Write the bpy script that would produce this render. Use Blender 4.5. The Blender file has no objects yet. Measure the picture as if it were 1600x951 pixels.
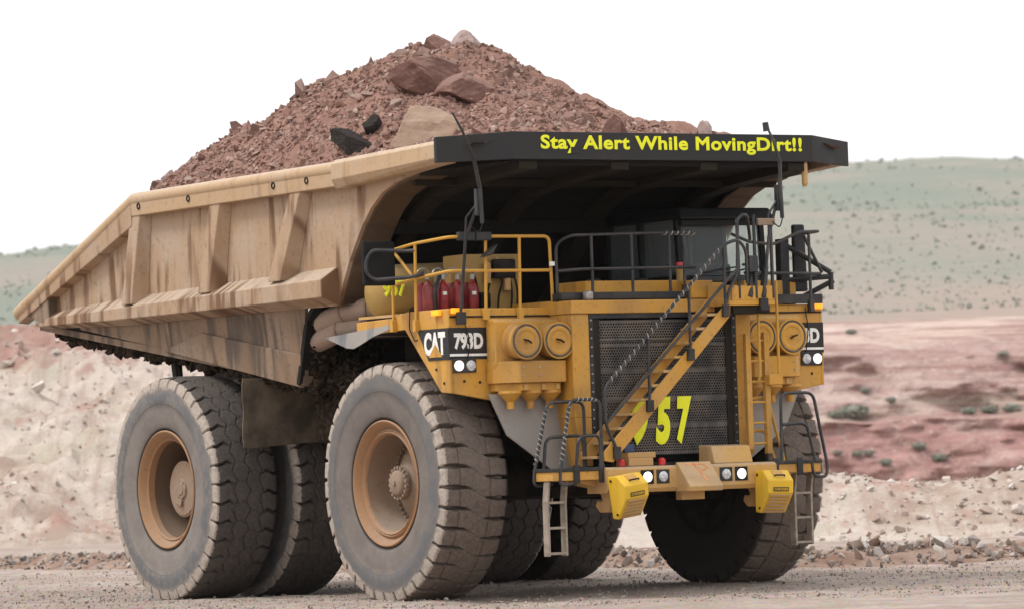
import bpy, bmesh, math, random
import numpy as np
from mathutils import Vector, Matrix

random.seed(7)
rng = np.random.default_rng(11)
scene = bpy.context.scene
COL = scene.collection
R = math.radians

# ------------------------------------------------------------------ camera
cam_d = bpy.data.cameras.new("camera")
cam = bpy.data.objects.new("camera", cam_d)
COL.objects.link(cam)
scene.camera = cam
cam_d.sensor_width = 36.0
cam_d.lens = 157.5
cam_d.clip_start = 0.5
cam_d.clip_end = 20000
PITCH, ROLL, CAM_H = 0.034543, -0.033712, 1.983
cp, sp = math.cos(PITCH), math.sin(PITCH)
r_, u_, d_ = Vector((1, 0, 0)), Vector((0, -sp, cp)), Vector((0, cp, sp))
cr, sr = math.cos(ROLL), math.sin(ROLL)
right, up = cr * r_ + sr * u_, -sr * r_ + cr * u_
M = Matrix((right, up, -d_)).transposed().to_4x4()
M.translation = (0, 0, CAM_H)
cam.matrix_world = M
cam_d.dof.use_dof = True
cam_d.dof.focus_distance = 66.0
cam_d.dof.aperture_fstop = 2.4

# ------------------------------------------------------------------ sky, sun, exposure
SUN_EL, SUN_AZ = R(58), R(-98)        # azimuth from +Y (view direction) towards +X
world = bpy.data.worlds.new("World")
scene.world = world
world.use_nodes = True
wn, wl = world.node_tree.nodes, world.node_tree.links
wn.clear()
sky = wn.new("ShaderNodeTexSky")
sky.sky_type = 'NISHITA'
sky.sun_disc = False
sky.sun_elevation = SUN_EL
sky.sun_rotation = SUN_AZ
sky.dust_density = 4.0
bg_sky = wn.new("ShaderNodeBackground")
bg_sky.inputs[1].default_value = 0.1
wl.new(sky.outputs[0], bg_sky.inputs[0])
# overcast deck: zenith about two and a half times the horizon, as a cloud layer is
tc = wn.new("ShaderNodeTexCoord")
sep = wn.new("ShaderNodeSeparateXYZ")
wl.new(tc.outputs["Generated"], sep.inputs[0])
mr = wn.new("ShaderNodeMapRange")
mr.inputs[1].default_value, mr.inputs[2].default_value = 0.0, 1.0
mr.inputs[3].default_value, mr.inputs[4].default_value = 1.16, 1.60
wl.new(sep.outputs[2], mr.inputs[0])
bg_cloud = wn.new("ShaderNodeBackground")
bg_cloud.inputs[0].default_value = (0.985, 0.99, 1.0, 1)
wl.new(mr.outputs[0], bg_cloud.inputs[1])
mix = wn.new("ShaderNodeMixShader")
mix.inputs[0].default_value = 0.9
wl.new(bg_sky.outputs[0], mix.inputs[1])
wl.new(bg_cloud.outputs[0], mix.inputs[2])
wo = wn.new("ShaderNodeOutputWorld")
wl.new(mix.outputs[0], wo.inputs[0])

sun_d = bpy.data.lights.new("sun", 'SUN')
sun_d.energy = 2.2
sun_d.angle = R(16)
sun_d.color = (1.0, 0.96, 0.91)
sun = bpy.data.objects.new("sun", sun_d)
COL.objects.link(sun)
sdir = Vector((math.sin(SUN_AZ) * math.cos(SUN_EL), math.cos(SUN_AZ) * math.cos(SUN_EL), math.sin(SUN_EL)))
sun.rotation_euler = sdir.to_track_quat('Z', 'Y').to_euler()

vs = scene.view_settings
vs.view_transform = 'Standard'
vs.look = 'None'
vs.exposure = 0.12
vs.gamma = 1.0
vs.use_curve_mapping = False
scene.cycles.use_denoising = True
scene.cycles.max_bounces = 6
scene.cycles.diffuse_bounces = 3
scene.cycles.volume_bounces = 0


# ------------------------------------------------------------------ materials
class NT:
    def __init__(s, name):
        s.m = bpy.data.materials.new(name)
        s.m.use_nodes = True
        s.n, s.l = s.m.node_tree.nodes, s.m.node_tree.links
        s.bsdf = s.n["Principled BSDF"]
        s.tc = s.n.new("ShaderNodeTexCoord")

    def vec(s, scale=(1, 1, 1), src="Object"):
        mp = s.n.new("ShaderNodeMapping")
        mp.inputs["Scale"].default_value = scale
        s.l.new(s.tc.outputs[src], mp.inputs[0])
        return mp.outputs[0]

    def noise(s, vec, scale, detail=4, rough=0.55, dist=0.0):
        t = s.n.new("ShaderNodeTexNoise")
        t.inputs["Scale"].default_value = scale
        t.inputs["Detail"].default_value = detail
        t.inputs["Roughness"].default_value = rough
        t.inputs["Distortion"].default_value = dist
        s.l.new(vec, t.inputs["Vector"])
        return t.outputs[0]

    def voronoi(s, vec, scale, feature='F1', out=0):
        t = s.n.new("ShaderNodeTexVoronoi")
        t.feature = feature
        t.inputs["Scale"].default_value = scale
        s.l.new(vec, t.inputs["Vector"])
        return t.outputs[out]

    def ramp(s, fac, lo, hi, a=0.0, b=1.0):
        t = s.n.new("ShaderNodeMapRange")
        t.inputs[1].default_value, t.inputs[2].default_value = lo, hi
        t.inputs[3].default_value, t.inputs[4].default_value = a, b
        t.interpolation_type = 'SMOOTHSTEP'
        s.l.new(fac, t.inputs[0])
        return t.outputs[0]

    def math(s, op, a, b):
        t = s.n.new("ShaderNodeMath")
        t.operation = op
        for i, x in enumerate((a, b)):
            if isinstance(x, (int, float)):
                t.inputs[i].default_value = x
            else:
                s.l.new(x, t.inputs[i])
        return t.outputs[0]

    def mixc(s, fac, a, b, mode='MIX'):
        t = s.n.new("ShaderNodeMix")
        t.data_type = 'RGBA'
        t.blend_type = mode
        if isinstance(fac, (int, float)):
            t.inputs[0].default_value = fac
        else:
            s.l.new(fac, t.inputs[0])
        for i, x in ((6, a), (7, b)):
            if isinstance(x, tuple):
                t.inputs[i].default_value = (*x[:3], 1)
            else:
                s.l.new(x, t.inputs[i])
        return t.outputs[2]

    def bump(s, h, strength=0.3, dist=0.02):
        b = s.n.new("ShaderNodeBump")
        b.inputs["Strength"].default_value = strength
        b.inputs["Distance"].default_value = dist
        s.l.new(h, b.inputs["Height"])
        s.l.new(b.outputs[0], s.bsdf.inputs["Normal"])

    def normal_z(s):
        g = s.n.new("ShaderNodeNewGeometry")
        q = s.n.new("ShaderNodeSeparateXYZ")
        s.l.new(g.outputs["Normal"], q.inputs[0])
        return q.outputs[2]

    def done(s, color, rough=0.6, spec=0.4, metal=0.0):
        if isinstance(color, tuple):
            s.bsdf.inputs["Base Color"].default_value = (*color[:3], 1)
        else:
            s.l.new(color, s.bsdf.inputs["Base Color"])
        if isinstance(rough, (int, float)):
            s.bsdf.inputs["Roughness"].default_value = rough
        else:
            s.l.new(rough, s.bsdf.inputs["Roughness"])
        s.bsdf.inputs["Specular IOR Level"].default_value = spec
        s.bsdf.inputs["Metallic"].default_value = metal
        return s.m


DUST = (0.40, 0.30, 0.22)


def paint(name, col, dust=0.35, dustcol=DUST, rough=0.45, streak=0.0, streakcol=(0.17, 0.075, 0.03), grime=0.15):
    t = NT(name)
    v = t.vec()
    big = t.noise(v, 1.3, 6, 0.6)
    fine = t.noise(v, 14, 5, 0.65)
    c = t.mixc(t.ramp(big, 0.38, 0.68, 0.0, dust), col, dustcol)
    # settled dust on upward faces
    c = t.mixc(t.math('MULTIPLY', t.ramp(t.normal_z(), 0.35, 0.95), min(1.0, dust * 1.7)), c, dustcol)
    c = t.mixc(t.ramp(fine, 0.52, 0.75, 0.0, grime), c, (0.13, 0.075, 0.035))
    if streak:
        q = t.n.new("ShaderNodeSeparateXYZ")
        t.l.new(t.tc.outputs["Object"], q.inputs[0])
        low = t.ramp(q.outputs[2], 5.9, 4.75, 0.0, 0.085)      # run-off collects at the foot of the side panels
        st = t.math('ADD', t.noise(t.vec((2.7, 0.4, 0.42)), 1.5, 2, 0.45), low)
        st3 = t.noise(t.vec((0.7, 0.5, 0.4)), 1.3, 3, 0.5)
        f = t.math('MULTIPLY', t.ramp(st, 0.54, 0.69), t.ramp(st3, 0.34, 0.52, 0.2, streak * 0.8))
        st4 = t.noise(t.vec((6.0, 1.0, 0.16)), 1.5, 2, 0.5)
        f = t.math('MAXIMUM', f, t.math('MULTIPLY', t.ramp(st4, 0.60, 0.70), t.ramp(st3, 0.42, 0.62, 0.0, streak * 0.4)))
        c = t.mixc(f, c, streakcol)
    t.bump(fine, 0.08, 0.01)
    return t.done(c, t.ramp(big, 0.3, 0.7, rough, min(0.9, rough + 0.3)), 0.35)


def plain(name, col, rough=0.6, spec=0.4, var=0.25, scale=8.0, metal=0.0, dust=0.0):
    t = NT(name)
    n = t.noise(t.vec(), scale, 5)
    c = t.mixc(t.ramp(n, 0.35, 0.7), tuple(x * (1 - var) for x in col), tuple(min(1, x * (1 + var)) for x in col))
    if dust:
        c = t.mixc(t.math('MULTIPLY', t.ramp(t.noise(t.vec(), 2.3, 6), 0.4, 0.65), dust), c, DUST)
    t.bump(n, 0.08, 0.01)
    return t.done(c, rough, spec, metal)


def emit(name, col, power):
    t = NT(name)
    t.bsdf.inputs["Emission Color"].default_value = (*col, 1)
    t.bsdf.inputs["Emission Strength"].default_value = power
    return t.done(col, 0.3)


def rubber(name, tread, side):
    t = NT(name)
    v = t.vec()
    q = t.n.new("ShaderNodeSeparateXYZ")
    t.l.new(t.tc.outputs["Object"], q.inputs[0])
    rad = t.math('SQRT', t.math('ADD', t.math('MULTIPLY', q.outputs[0], q.outputs[0]), t.math('MULTIPLY', q.outputs[2], q.outputs[2])), 0)
    wob = t.noise(v, 2.2, 7, 0.68)
    fine = t.noise(v, 18, 5, 0.7)
    r2 = t.math('ADD', rad, t.ramp(wob, 0.3, 0.7, -0.05, 0.05))
    sidec = t.mixc(t.ramp(wob, 0.35, 0.65), side, tuple(x * 0.8 for x in side))
    # scuffed bluish ring of barer rubber on the upper sidewall, dust below it
    ring = t.math('MULTIPLY', t.ramp(r2, 1.27, 1.38), t.ramp(r2, 1.58, 1.50))
    scr = t.noise(v, 7.0, 6, 0.7)
    sidec = t.mixc(t.ramp(scr, 0.50, 0.70, 0, 0.35), sidec, tuple(x * 1.25 for x in side))
    sidec = t.mixc(t.math('MULTIPLY', t.ramp(scr, 0.36, 0.54), t.math('MULTIPLY', ring, t.ramp(wob, 0.3, 0.6, 0.45, 1.0))), sidec, (0.122, 0.126, 0.132))
    ln = t.math('MULTIPLY', t.ramp(rad, 1.325, 1.335), t.ramp(rad, 1.345, 1.338))
    sidec = t.mixc(ln, sidec, (0.12, 0.10, 0.09))
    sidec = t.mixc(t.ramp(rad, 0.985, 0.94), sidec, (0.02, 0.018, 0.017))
    shc = t.mixc(t.ramp(fine, 0.4, 0.7), (0.40, 0.345, 0.295), (0.28, 0.235, 0.20))
    c = t.mixc(t.ramp(r2, 1.55, 1.61), sidec, shc)
    # tread: from just inside the shoulder
    ax = t.math('ABSOLUTE', q.outputs[1], 0)
    trc = t.mixc(t.ramp(fine, 0.35, 0.7), tread, tuple(x * 1.5 for x in tread))
    trc = t.mixc(t.ramp(wob, 0.45, 0.7, 0.0, 0.5), trc, tuple(x * 1.7 for x in tread))
    m = t.math('MULTIPLY', t.ramp(rad, 1.60, 1.63), t.ramp(t.math('ADD', ax, t.ramp(fine, 0.3, 0.7, -0.015, 0.015)), 0.50, 0.485))
    c = t.mixc(m, c, trc)
    c = t.mixc(t.ramp(q.outputs[1], 0.46, 0.50), c, (0.032, 0.027, 0.024))   # inboard side: its shade painted in near black, hardly any dust
    t.bump(fine, 0.25, 0.012)
    return t.done(c, 0.88, 0.2)


MAT = {}
MAT['yellow'] = paint('cat_yellow_paint', (0.56, 0.280, 0.036), 0.38, (0.45, 0.29, 0.14), 0.45, 0.75, (0.27, 0.145, 0.05), 0.5)
MAT['yellow_dusty'] = paint('dusty_yellow_paint', (0.52, 0.30, 0.085), 0.65, (0.46, 0.33, 0.21), 0.5, 0.4, (0.27, 0.16, 0.08), 0.3)
MAT['rail_yellow'] = paint('rail_yellow_paint', (0.55, 0.29, 0.040), 0.25, (0.42, 0.27, 0.12), 0.45)
MAT['chock_yellow'] = paint('chock_yellow_plastic', (0.72, 0.44, 0.02), 0.12, (0.5, 0.36, 0.16), 0.4, 0.12)
MAT['body'] = paint('dust_caked_body_paint', (0.375, 0.250, 0.155), 0.75, (0.40, 0.312, 0.238), 0.6, 1.2, (0.155, 0.080, 0.040), 0.5)
MAT['body_rail'] = paint('dusty_rail_paint', (0.44, 0.295, 0.170), 0.6, (0.44, 0.335, 0.245), 0.55, 0.6, (0.24, 0.14, 0.075), 0.35)
MAT['barrel'] = paint('shaded_dirty_rim_barrel', (0.10, 0.060, 0.037), 0.5, (0.13, 0.09, 0.062), 0.7, 0, grime=0.5)  # dusty rim brown, darkened to paint in the shade inside the dish
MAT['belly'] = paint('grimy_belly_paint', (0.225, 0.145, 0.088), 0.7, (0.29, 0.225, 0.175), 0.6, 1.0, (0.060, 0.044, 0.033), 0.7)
MAT['under'] = paint('shade_black_underside_paint', (0.006, 0.005, 0.004), 0.3, (0.010, 0.008, 0.005), 0.9, 0, grime=0.0)  # dirty dark paint, taken near black to paint in the canopy shade
MAT['under_rib'] = paint('shade_brown_rib_paint', (0.018, 0.013, 0.007), 0.3, (0.012, 0.009, 0.006), 0.9, 0, grime=0.0)  # brown deepened to paint in canopy shade on ribs; dark margins share it
MAT['black'] = plain('black_paint', (0.014, 0.015, 0.017), 0.5, 0.4, 0.3, 6, dust=0.05)
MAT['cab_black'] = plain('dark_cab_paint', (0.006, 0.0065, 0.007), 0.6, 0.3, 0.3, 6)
MAT['board'] = paint('black_board_paint', (0.016, 0.017, 0.018), 0.12, (0.15, 0.12, 0.10), 0.5, 0, grime=0.10)
MAT['frame'] = plain('oily_frame_steel', (0.012, 0.010, 0.009), 0.75, 0.25, 0.4, 5, dust=0.04)
MAT['pipe'] = plain('black_pipe_rail', (0.016, 0.018, 0.022), 0.45, 0.5, 0.3, 9, dust=0.08)
MAT['tape'] = plain('pale_rail_tape', (0.40, 0.37, 0.34), 0.7, 0.3)
MAT['seal'] = plain('grey_rubber_seal', (0.115, 0.10, 0.085), 0.8, 0.2)
MAT['decal_white'] = plain('white_decal', (0.78, 0.77, 0.74), 0.5, 0.4, 0.06, 20)
MAT['decal_yellow'] = paint('fluorescent_yellow_decal', (0.84, 0.86, 0.02), 0.10, (0.5, 0.45, 0.2), 0.5, 0, grime=0.18)
MAT['orange_mark'] = plain('faded_orange_spray', (0.68, 0.27, 0.12), 0.8, 0.2, 0.25)
MAT['red'] = plain('red_bottle_paint', (0.24, 0.010, 0.014), 0.4, 0.5, 0.3, dust=0.1)
MAT['red_glass'] = plain('red_lens', (0.5, 0.02, 0.02), 0.2, 0.5, 0.1)
MAT['steel'] = plain('dull_steel', (0.33, 0.31, 0.29), 0.45, 0.5, 0.3, 12, 0.4)
MAT['ladder'] = plain('dusty_ladder_steel', (0.31, 0.26, 0.21), 0.7, 0.3, 0.2, 7)
MAT['guard'] = paint('scuffed_grey_guard', (0.29, 0.265, 0.245), 0.5, (0.36, 0.32, 0.28), 0.55, 0.8, (0.10, 0.12, 0.145), 0.2)
MAT['flap'] = plain('dusty_brown_rubber', (0.105, 0.082, 0.060), 0.85, 0.2, 0.35, 3, dust=0.15)
MAT['mud'] = plain('caked_mud', (0.040, 0.028, 0.019), 0.95, 0.1, 0.6, 14)
MAT['rim'] = paint('dusty_rim_paint', (0.31, 0.165, 0.080), 0.5, (0.28, 0.19, 0.13), 0.6, 0, grime=0.5)
MAT['hub'] = paint('dusty_hub_paint', (0.25, 0.165, 0.11), 0.7, (0.28, 0.215, 0.165), 0.65, 0, grime=0.45)
MAT['duct'] = paint('exhaust_duct_metal', (0.29, 0.205, 0.155), 0.5, (0.34, 0.26, 0.20), 0.6, 0, grime=0.3)
MAT['tank'] = paint('ochre_tank_paint', (0.36, 0.225, 0.06), 0.4, (0.36, 0.26, 0.14), 0.5)
MAT['lamp_lit'] = emit('lit_headlight_lens', (1.0, 0.94, 0.82), 1.3)
MAT['lamp_off'] = plain('clear_headlight_lens', (0.55, 0.56, 0.58), 0.15, 0.6, 0.3, 30)
MAT['amber'] = emit('amber_marker_lens', (1.0, 0.36, 0.01), 0.7)
MAT['blue_lens'] = plain('dark_blue_lens', (0.02, 0.04, 0.11), 0.2, 0.5)
MAT['grille'] = plain('black_perforated_steel', (0.050, 0.047, 0.045), 0.5, 0.5, 0.35, 3, dust=0.25)
MAT['core'] = plain('radiator_core', (0.011, 0.011, 0.012), 0.9, 0.1, 0.4, 5)
MAT['tyre_front'] = rubber('front_tyre_rubber', (0.112, 0.089, 0.075), (0.180, 0.156, 0.140))
MAT['tyre_rear'] = rubber('rear_tyre_rubber', (0.068, 0.058, 0.052), (0.215, 0.190, 0.172))


def glass_mat():
    t = NT('cab_glass')
    t.bsdf.inputs["Transmission Weight"].default_value = 0.93
    t.bsdf.inputs["IOR"].default_value = 1.02
    return t.done((0.86, 0.92, 0.93), 0.02, 0.5)


MAT['glass'] = glass_mat()


def mirror_mat():
    t = NT('mirror_glass')
    return t.done((0.8, 0.8, 0.8), 0.05, 0.5, 1.0)


MAT['mirror'] = mirror_mat()


def rock_mat(name, cols, scale=5.0, dustcol=None, rand='obj', bump=0.5):
    """stone whose tone differs from stone to stone: by object or by the 'tint' attribute of a joined mass"""
    t = NT(name)
    v = t.vec()
    n = t.noise(v, scale, 6, 0.65)
    n2 = t.noise(v, scale * 4.3, 5, 0.7)
    if rand == 'obj':
        o = t.n.new("ShaderNodeObjectInfo")
        f = o.outputs["Random"]
    else:
        a = t.n.new("ShaderNodeAttribute")
        a.attribute_name = 'tint'
        f = a.outputs["Fac"]
    cr_ = t.n.new("ShaderNodeValToRGB")
    el = cr_.color_ramp.elements
    el[0].position, el[0].color = 0.0, (*cols[0], 1)
    el[1].position, el[1].color = 1.0, (*cols[-1], 1)
    for i, c in enumerate(cols[1:-1]):
        e = el.new((i + 1) / (len(cols) - 1))
        e.color = (*c, 1)
    t.l.new(f, cr_.inputs[0])
    c = t.mixc(t.ramp(n, 0.3, 0.7), t.mixc(0.28, cr_.outputs[0], (0.03, 0.02, 0.015)), cr_.outputs[0])
    c = t.mixc(t.ramp(n2, 0.5, 0.75, 0, 0.25), c, (0.42, 0.33, 0.27))
    if dustcol:
        c = t.mixc(t.ramp(t.normal_z(), 0.3, 0.95, 0, 0.45), c, dustcol)
    t.bump(n2, bump, 0.03)
    return t.done(c, 0.92, 0.15)


MAT['ore'] = rock_mat('red_ore', [(0.14, 0.068, 0.052), (0.29, 0.170, 0.135), (0.22, 0.114, 0.088), (0.38, 0.255, 0.212), (0.255, 0.138, 0.108), (0.45, 0.35, 0.30)], 2.2, rand='attr')
MAT['ore_rock'] = rock_mat('red_ore_rock', [(0.13, 0.070, 0.056), (0.27, 0.165, 0.138), (0.19, 0.105, 0.085), (0.31, 0.205, 0.175), (0.22, 0.125, 0.102), (0.36, 0.265, 0.23)], 2.6, (0.31, 0.215, 0.18))
MAT['ore_fine'] = rock_mat('red_ore_fines', [(0.25, 0.140, 0.110), (0.25, 0.140, 0.110)], 1.6, rand='attr', bump=0.9)
MAT['ore_tan'] = rock_mat('tan_faced_rock', [(0.34, 0.23, 0.165), (0.34, 0.23, 0.165)], 1.5, (0.37, 0.27, 0.21))
MAT['ore_black'] = rock_mat('black_rock', [(0.022, 0.019, 0.018), (0.022, 0.019, 0.018)], 3.0)
MAT['ore_red'] = rock_mat('dark_red_rock', [(0.17, 0.088, 0.072), (0.17, 0.088, 0.072)], 1.6, (0.28, 0.18, 0.15))
MAT['ore_pink'] = rock_mat('pale_pink_rock', [(0.40, 0.30, 0.275), (0.40, 0.30, 0.275)], 1.3)
MAT['grey_rock'] = rock_mat('pale_grey_rock', [(0.24, 0.17, 0.125), (0.50, 0.45, 0.40), (0.36, 0.27, 0.21), (0.58, 0.54, 0.50), (0.30, 0.19, 0.14), (0.44, 0.41, 0.39)], 3.0)
MAT['grey_gravel'] = rock_mat('mixed_gravel', [(0.08, 0.070, 0.066), (0.40, 0.355, 0.325), (0.24, 0.175, 0.145), (0.48, 0.45, 0.43), (0.17, 0.12, 0.095), (0.33, 0.295, 0.275)], 3.0, rand='attr')
MAT['pale_rubble'] = rock_mat('pale_rubble_stone', [(0.36, 0.26, 0.215), (0.56, 0.50, 0.46), (0.42, 0.33, 0.28), (0.66, 0.62, 0.58), (0.44, 0.36, 0.31), (0.32, 0.19, 0.155)], 2.0, rand='attr')


def leaf_mat(name, a, b):
    t = NT(name)
    n = t.noise(t.vec(), 3.0, 4)
    return t.done(t.mixc(t.ramp(n, 0.35, 0.65), a, b), 0.9, 0.1)


MAT['leaf'] = leaf_mat('sage_leaf', (0.19, 0.205, 0.165), (0.28, 0.29, 0.24))
MAT['far_leaf'] = leaf_mat('far_sage_leaf', (0.205, 0.225, 0.185), (0.27, 0.285, 0.24))
MAT['flange'] = paint('rust_stained_flange', (0.085, 0.052, 0.030), 0.5, (0.13, 0.09, 0.06), 0.7, 0.8, (0.025, 0.017, 0.012), 0.5)
MAT['twig'] = plain('grey_twig', (0.14, 0.11, 0.085), 0.9, 0.1)


# ------------------------------------------------------------------ mesh helpers
class MB:
    """collects shapes in truck coordinates (f forward, s to the truck's right, z up)"""

    def __init__(s):
        s.v, s.f = [], []

    def add(s, pts, faces):
        o = len(s.v)
        s.v += [tuple(p) for p in pts]
        s.f += [tuple(i + o for i in q) for q in faces]
        return s

    def box(s, f0, f1, s0, s1, z0, z1):
        p = [(f, a, z) for z in (z0, z1) for a in (s0, s1) for f in (f0, f1)]
        return s.hexa(p)

    def hexa(s, p):
        """8 points: bottom (00,10,01,11) then top"""
        return s.add(p, [(0, 1, 3, 2), (4, 6, 7, 5), (0, 4, 5, 1), (2, 3, 7, 6), (0, 2, 6, 4), (1, 5, 7, 3)])

    def prism(s, poly, vec):
        n = len(poly)
        a = [Vector(p) for p in poly]
        b = [p + Vector(vec) for p in a]
        fs = [tuple(range(n)), tuple(range(2 * n - 1, n - 1, -1))]
        fs += [(i, (i + 1) % n, n + (i + 1) % n, n + i) for i in range(n)]
        return s.add(a + b, fs)

    def loft(s, rings, closed=True, caps=True):
        n = len(rings[0])
        fs = []
        for k in range(len(rings) - 1):
            for i in range(n if closed else n - 1):
                j = (i + 1) % n
                fs.append((k * n + i, k * n + j, (k + 1) * n + j, (k + 1) * n + i))
        if caps and closed:
            fs.append(tuple(range(n)))
            fs.append(tuple((len(rings) - 1) * n + i for i in range(n)))
        return s.add([p for r in rings for p in r], fs)

    def tube(s, path, r, n=8, caps=True):
        P = [Vector(p) for p in path]
        rings = []
        t0 = (P[1] - P[0]).normalized()
        ref = Vector((0, 0, 1)) if abs(t0.z) < 0.9 else Vector((1, 0, 0))
        nrm = t0.cross(ref).normalized()
        for i, p in enumerate(P):
            if i == 0:
                t = t0
            elif i == len(P) - 1:
                t = (P[i] - P[i - 1]).normalized()
            else:
                t = ((P[i] - P[i - 1]).normalized() + (P[i + 1] - P[i]).normalized())
                t = t.normalized() if t.length > 1e-6 else (P[i] - P[i - 1]).normalized()
            nrm = (nrm - t * nrm.dot(t)).normalized()
            bn = t.cross(nrm)
            rr = r[i] if isinstance(r, (list, tuple)) else r
            rings.append([p + (nrm * math.cos(2 * math.pi * k / n) + bn * math.sin(2 * math.pi * k / n)) * rr for k in range(n)])
        return s.loft(rings, True, caps)

    def lathe(s, prof, origin, axis, n=32, caps=False):
        """prof: (distance along axis, radius)"""
        ax = Vector(axis).normalized()
        ref = Vector((0, 0, 1)) if abs(ax.z) < 0.9 else Vector((1, 0, 0))
        a = ax.cross(ref).normalized()
        b = ax.cross(a)
        o = Vector(origin)
        rings = [[o + ax * d + (a * math.cos(2 * math.pi * k / n) + b * math.sin(2 * math.pi * k / n)) * max(r, 1e-4) for k in range(n)] for d, r in prof]
        return s.loft(rings, True, caps)

    def cyl(s, p0, p1, r, n=16, r1=None):
        d = Vector(p1) - Vector(p0)
        return s.lathe([(0, r), (d.length, r if r1 is None else r1)], p0, d, n, True)

    def mirror(s):
        """the same shape on the other side of the truck"""
        q = MB()
        q.v = [(a, -b, c) for a, b, c in s.v]
        q.f = [tuple(reversed(x)) for x in s.f]
        return q

    def mesh(s, name, flip=True):
        me = bpy.data.meshes.new(name)
        me.from_pydata([(a, -b if flip else b, c) for a, b, c in s.v], [], s.f)
        bm = bmesh.new()
        bm.from_mesh(me)
        bmesh.ops.recalc_face_normals(bm, faces=bm.faces)
        bm.to_mesh(me)
        bm.free()
        return me

    def build(s, name, mat, parent=None, bevel=0.0, smooth=False, label=None):
        me = s.mesh(name)
        me.materials.append(MAT[mat] if isinstance(mat, str) else mat)
        return link(name, me, parent, bevel, smooth, label)


def link(name, me, parent=None, bevel=0.0, smooth=False, label=None):
    o = bpy.data.objects.new(name, me)
    COL.objects.link(o)
    o.parent = parent
    if smooth:
        for p in me.polygons:
            p.use_smooth = True
        try:
            me.set_sharp_from_angle(angle=R(38))
        except Exception:
            pass
    if bevel:
        b = o.modifiers.new("edge_wear", 'BEVEL')
        b.width = bevel
        b.segments = 2
        b.limit_method = 'ANGLE'
        b.angle_limit = R(35)
    if label:
        o["label"] = label
    return o


def empty(name, loc=(0, 0, 0), parent=None, rz=0.0, flip=True):
    o = bpy.data.objects.new(name, None)
    COL.objects.link(o)
    o.empty_display_size = 0.2
    o.parent = parent
    o.location = (loc[0], -loc[1], loc[2]) if flip else loc
    o.rotation_euler.z = rz
    return o


def tag(o, label=None, cat=None, group=None, kind=None):
    for k, v in (("label", label), ("category", cat), ("group", group), ("kind", kind)):
        if v:
            o[k] = v
    return o


def arc(c, u, w, r, a0, a1, n=6):
    c, u, w = Vector(c), Vector(u), Vector(w)
    return [c + u * (r * math.cos(R(a0 + (a1 - a0) * i / n))) + w * (r * math.sin(R(a0 + (a1 - a0) * i / n))) for i in range(n + 1)]


def fillet(path, rad=0.08, n=4):
    """round the corners of a pipe run"""
    P = [Vector(p) for p in path]
    out = [P[0]]
    for i in range(1, len(P) - 1):
        a, b = P[i - 1] - P[i], P[i + 1] - P[i]
        r = min(rad, a.length * 0.45, b.length * 0.45)
        p0, p1 = P[i] + a.normalized() * r, P[i] + b.normalized() * r
        for k in range(n + 1):
            t = k / n
            out.append(p0 * (1 - t) ** 2 + P[i] * 2 * t * (1 - t) + p1 * t ** 2)
    out.append(P[-1])
    return out


def text(name, body, origin, rt, upv, width, height, mat, parent, bold=0.02, depth=0.006, shear=0.0, label=None, space=1.0):
    """lettering fitted to width x height, lower left corner at origin (truck coordinates)"""
    cu = bpy.data.curves.new(name, 'FONT')
    cu.body = body
    cu.size = 1.0
    cu.extrude = 0.001
    cu.bevel_depth = bold
    cu.bevel_resolution = 0
    cu.shear = shear
    cu.space_character = space
    cu.resolution_u = 4
    ob = bpy.data.objects.new(name, cu)
    COL.objects.link(ob)
    dg = bpy.context.evaluated_depsgraph_get()
    me0 = bpy.data.meshes.new_from_object(ob.evaluated_get(dg))
    bpy.data.objects.remove(ob)
    bpy.data.curves.remove(cu)
    co = np.array([v.co[:] for v in me0.vertices])
    lo, hi = co.min(0), co.max(0)
    o, rt, upv = Vector(origin), Vector(rt).normalized(), Vector(upv).normalized()
    nrm = rt.cross(upv)
    nrm = -nrm  # truck (f,s,z) axes are left-handed
    for v in me0.vertices:
        a = (v.co.x - lo[0]) / (hi[0] - lo[0]) * width
        b = (v.co.y - lo[1]) / (hi[1] - lo[1]) * height
        c = depth * (0.5 + 0.5 * v.co.z / hi[2])
        p = o + rt * a + upv * b + nrm * c
        v.co = (p.x, -p.y, p.z)
    # one object for each character: islands whose spans along the line overlap belong together
    tri = [tuple(p.vertices) for p in me0.polygons]
    root = list(range(len(me0.vertices)))

    def find(i):
        while root[i] != i:
            root[i] = root[root[i]]
            i = root[i]
        return i
    for t_ in tri:
        for k in t_[1:]:
            root[find(k)] = find(t_[0])
    spans = {}
    for i in range(len(co)):
        q = spans.setdefault(find(i), [co[i, 0], co[i, 0], [find(i)]])
        q[0], q[1] = min(q[0], co[i, 0]), max(q[1], co[i, 0])
    merged = []
    for q in sorted(spans.values(), key=lambda q: q[0]):
        if merged and q[0] < merged[-1][1] - 0.3 * min(q[1] - q[0], merged[-1][1] - merged[-1][0]):
            merged[-1][1] = max(merged[-1][1], q[1])
            merged[-1][2] += q[2]
        else:
            merged.append(q)
    out = None
    for q in merged:
        keep = [t_ for t_ in tri if find(t_[0]) in q[2]]
        ids = sorted({i for t_ in keep for i in t_})
        mp = {i: k for k, i in enumerate(ids)}
        me = bpy.data.meshes.new(name)
        me.from_pydata([me0.vertices[i].co[:] for i in ids], [], [tuple(mp[i] for i in t_) for t_ in keep])
        bm = bmesh.new()
        bm.from_mesh(me)
        bmesh.ops.recalc_face_normals(bm, faces=bm.faces)
        bm.to_mesh(me)
        bm.free()
        me.materials.append(MAT[mat])
        out = link(name, me, parent, label=label)
    bpy.data.meshes.remove(me0)
    return out


# value noise on numpy arrays, for terrain and the heap
_perm = rng.random((512, 512))


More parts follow.
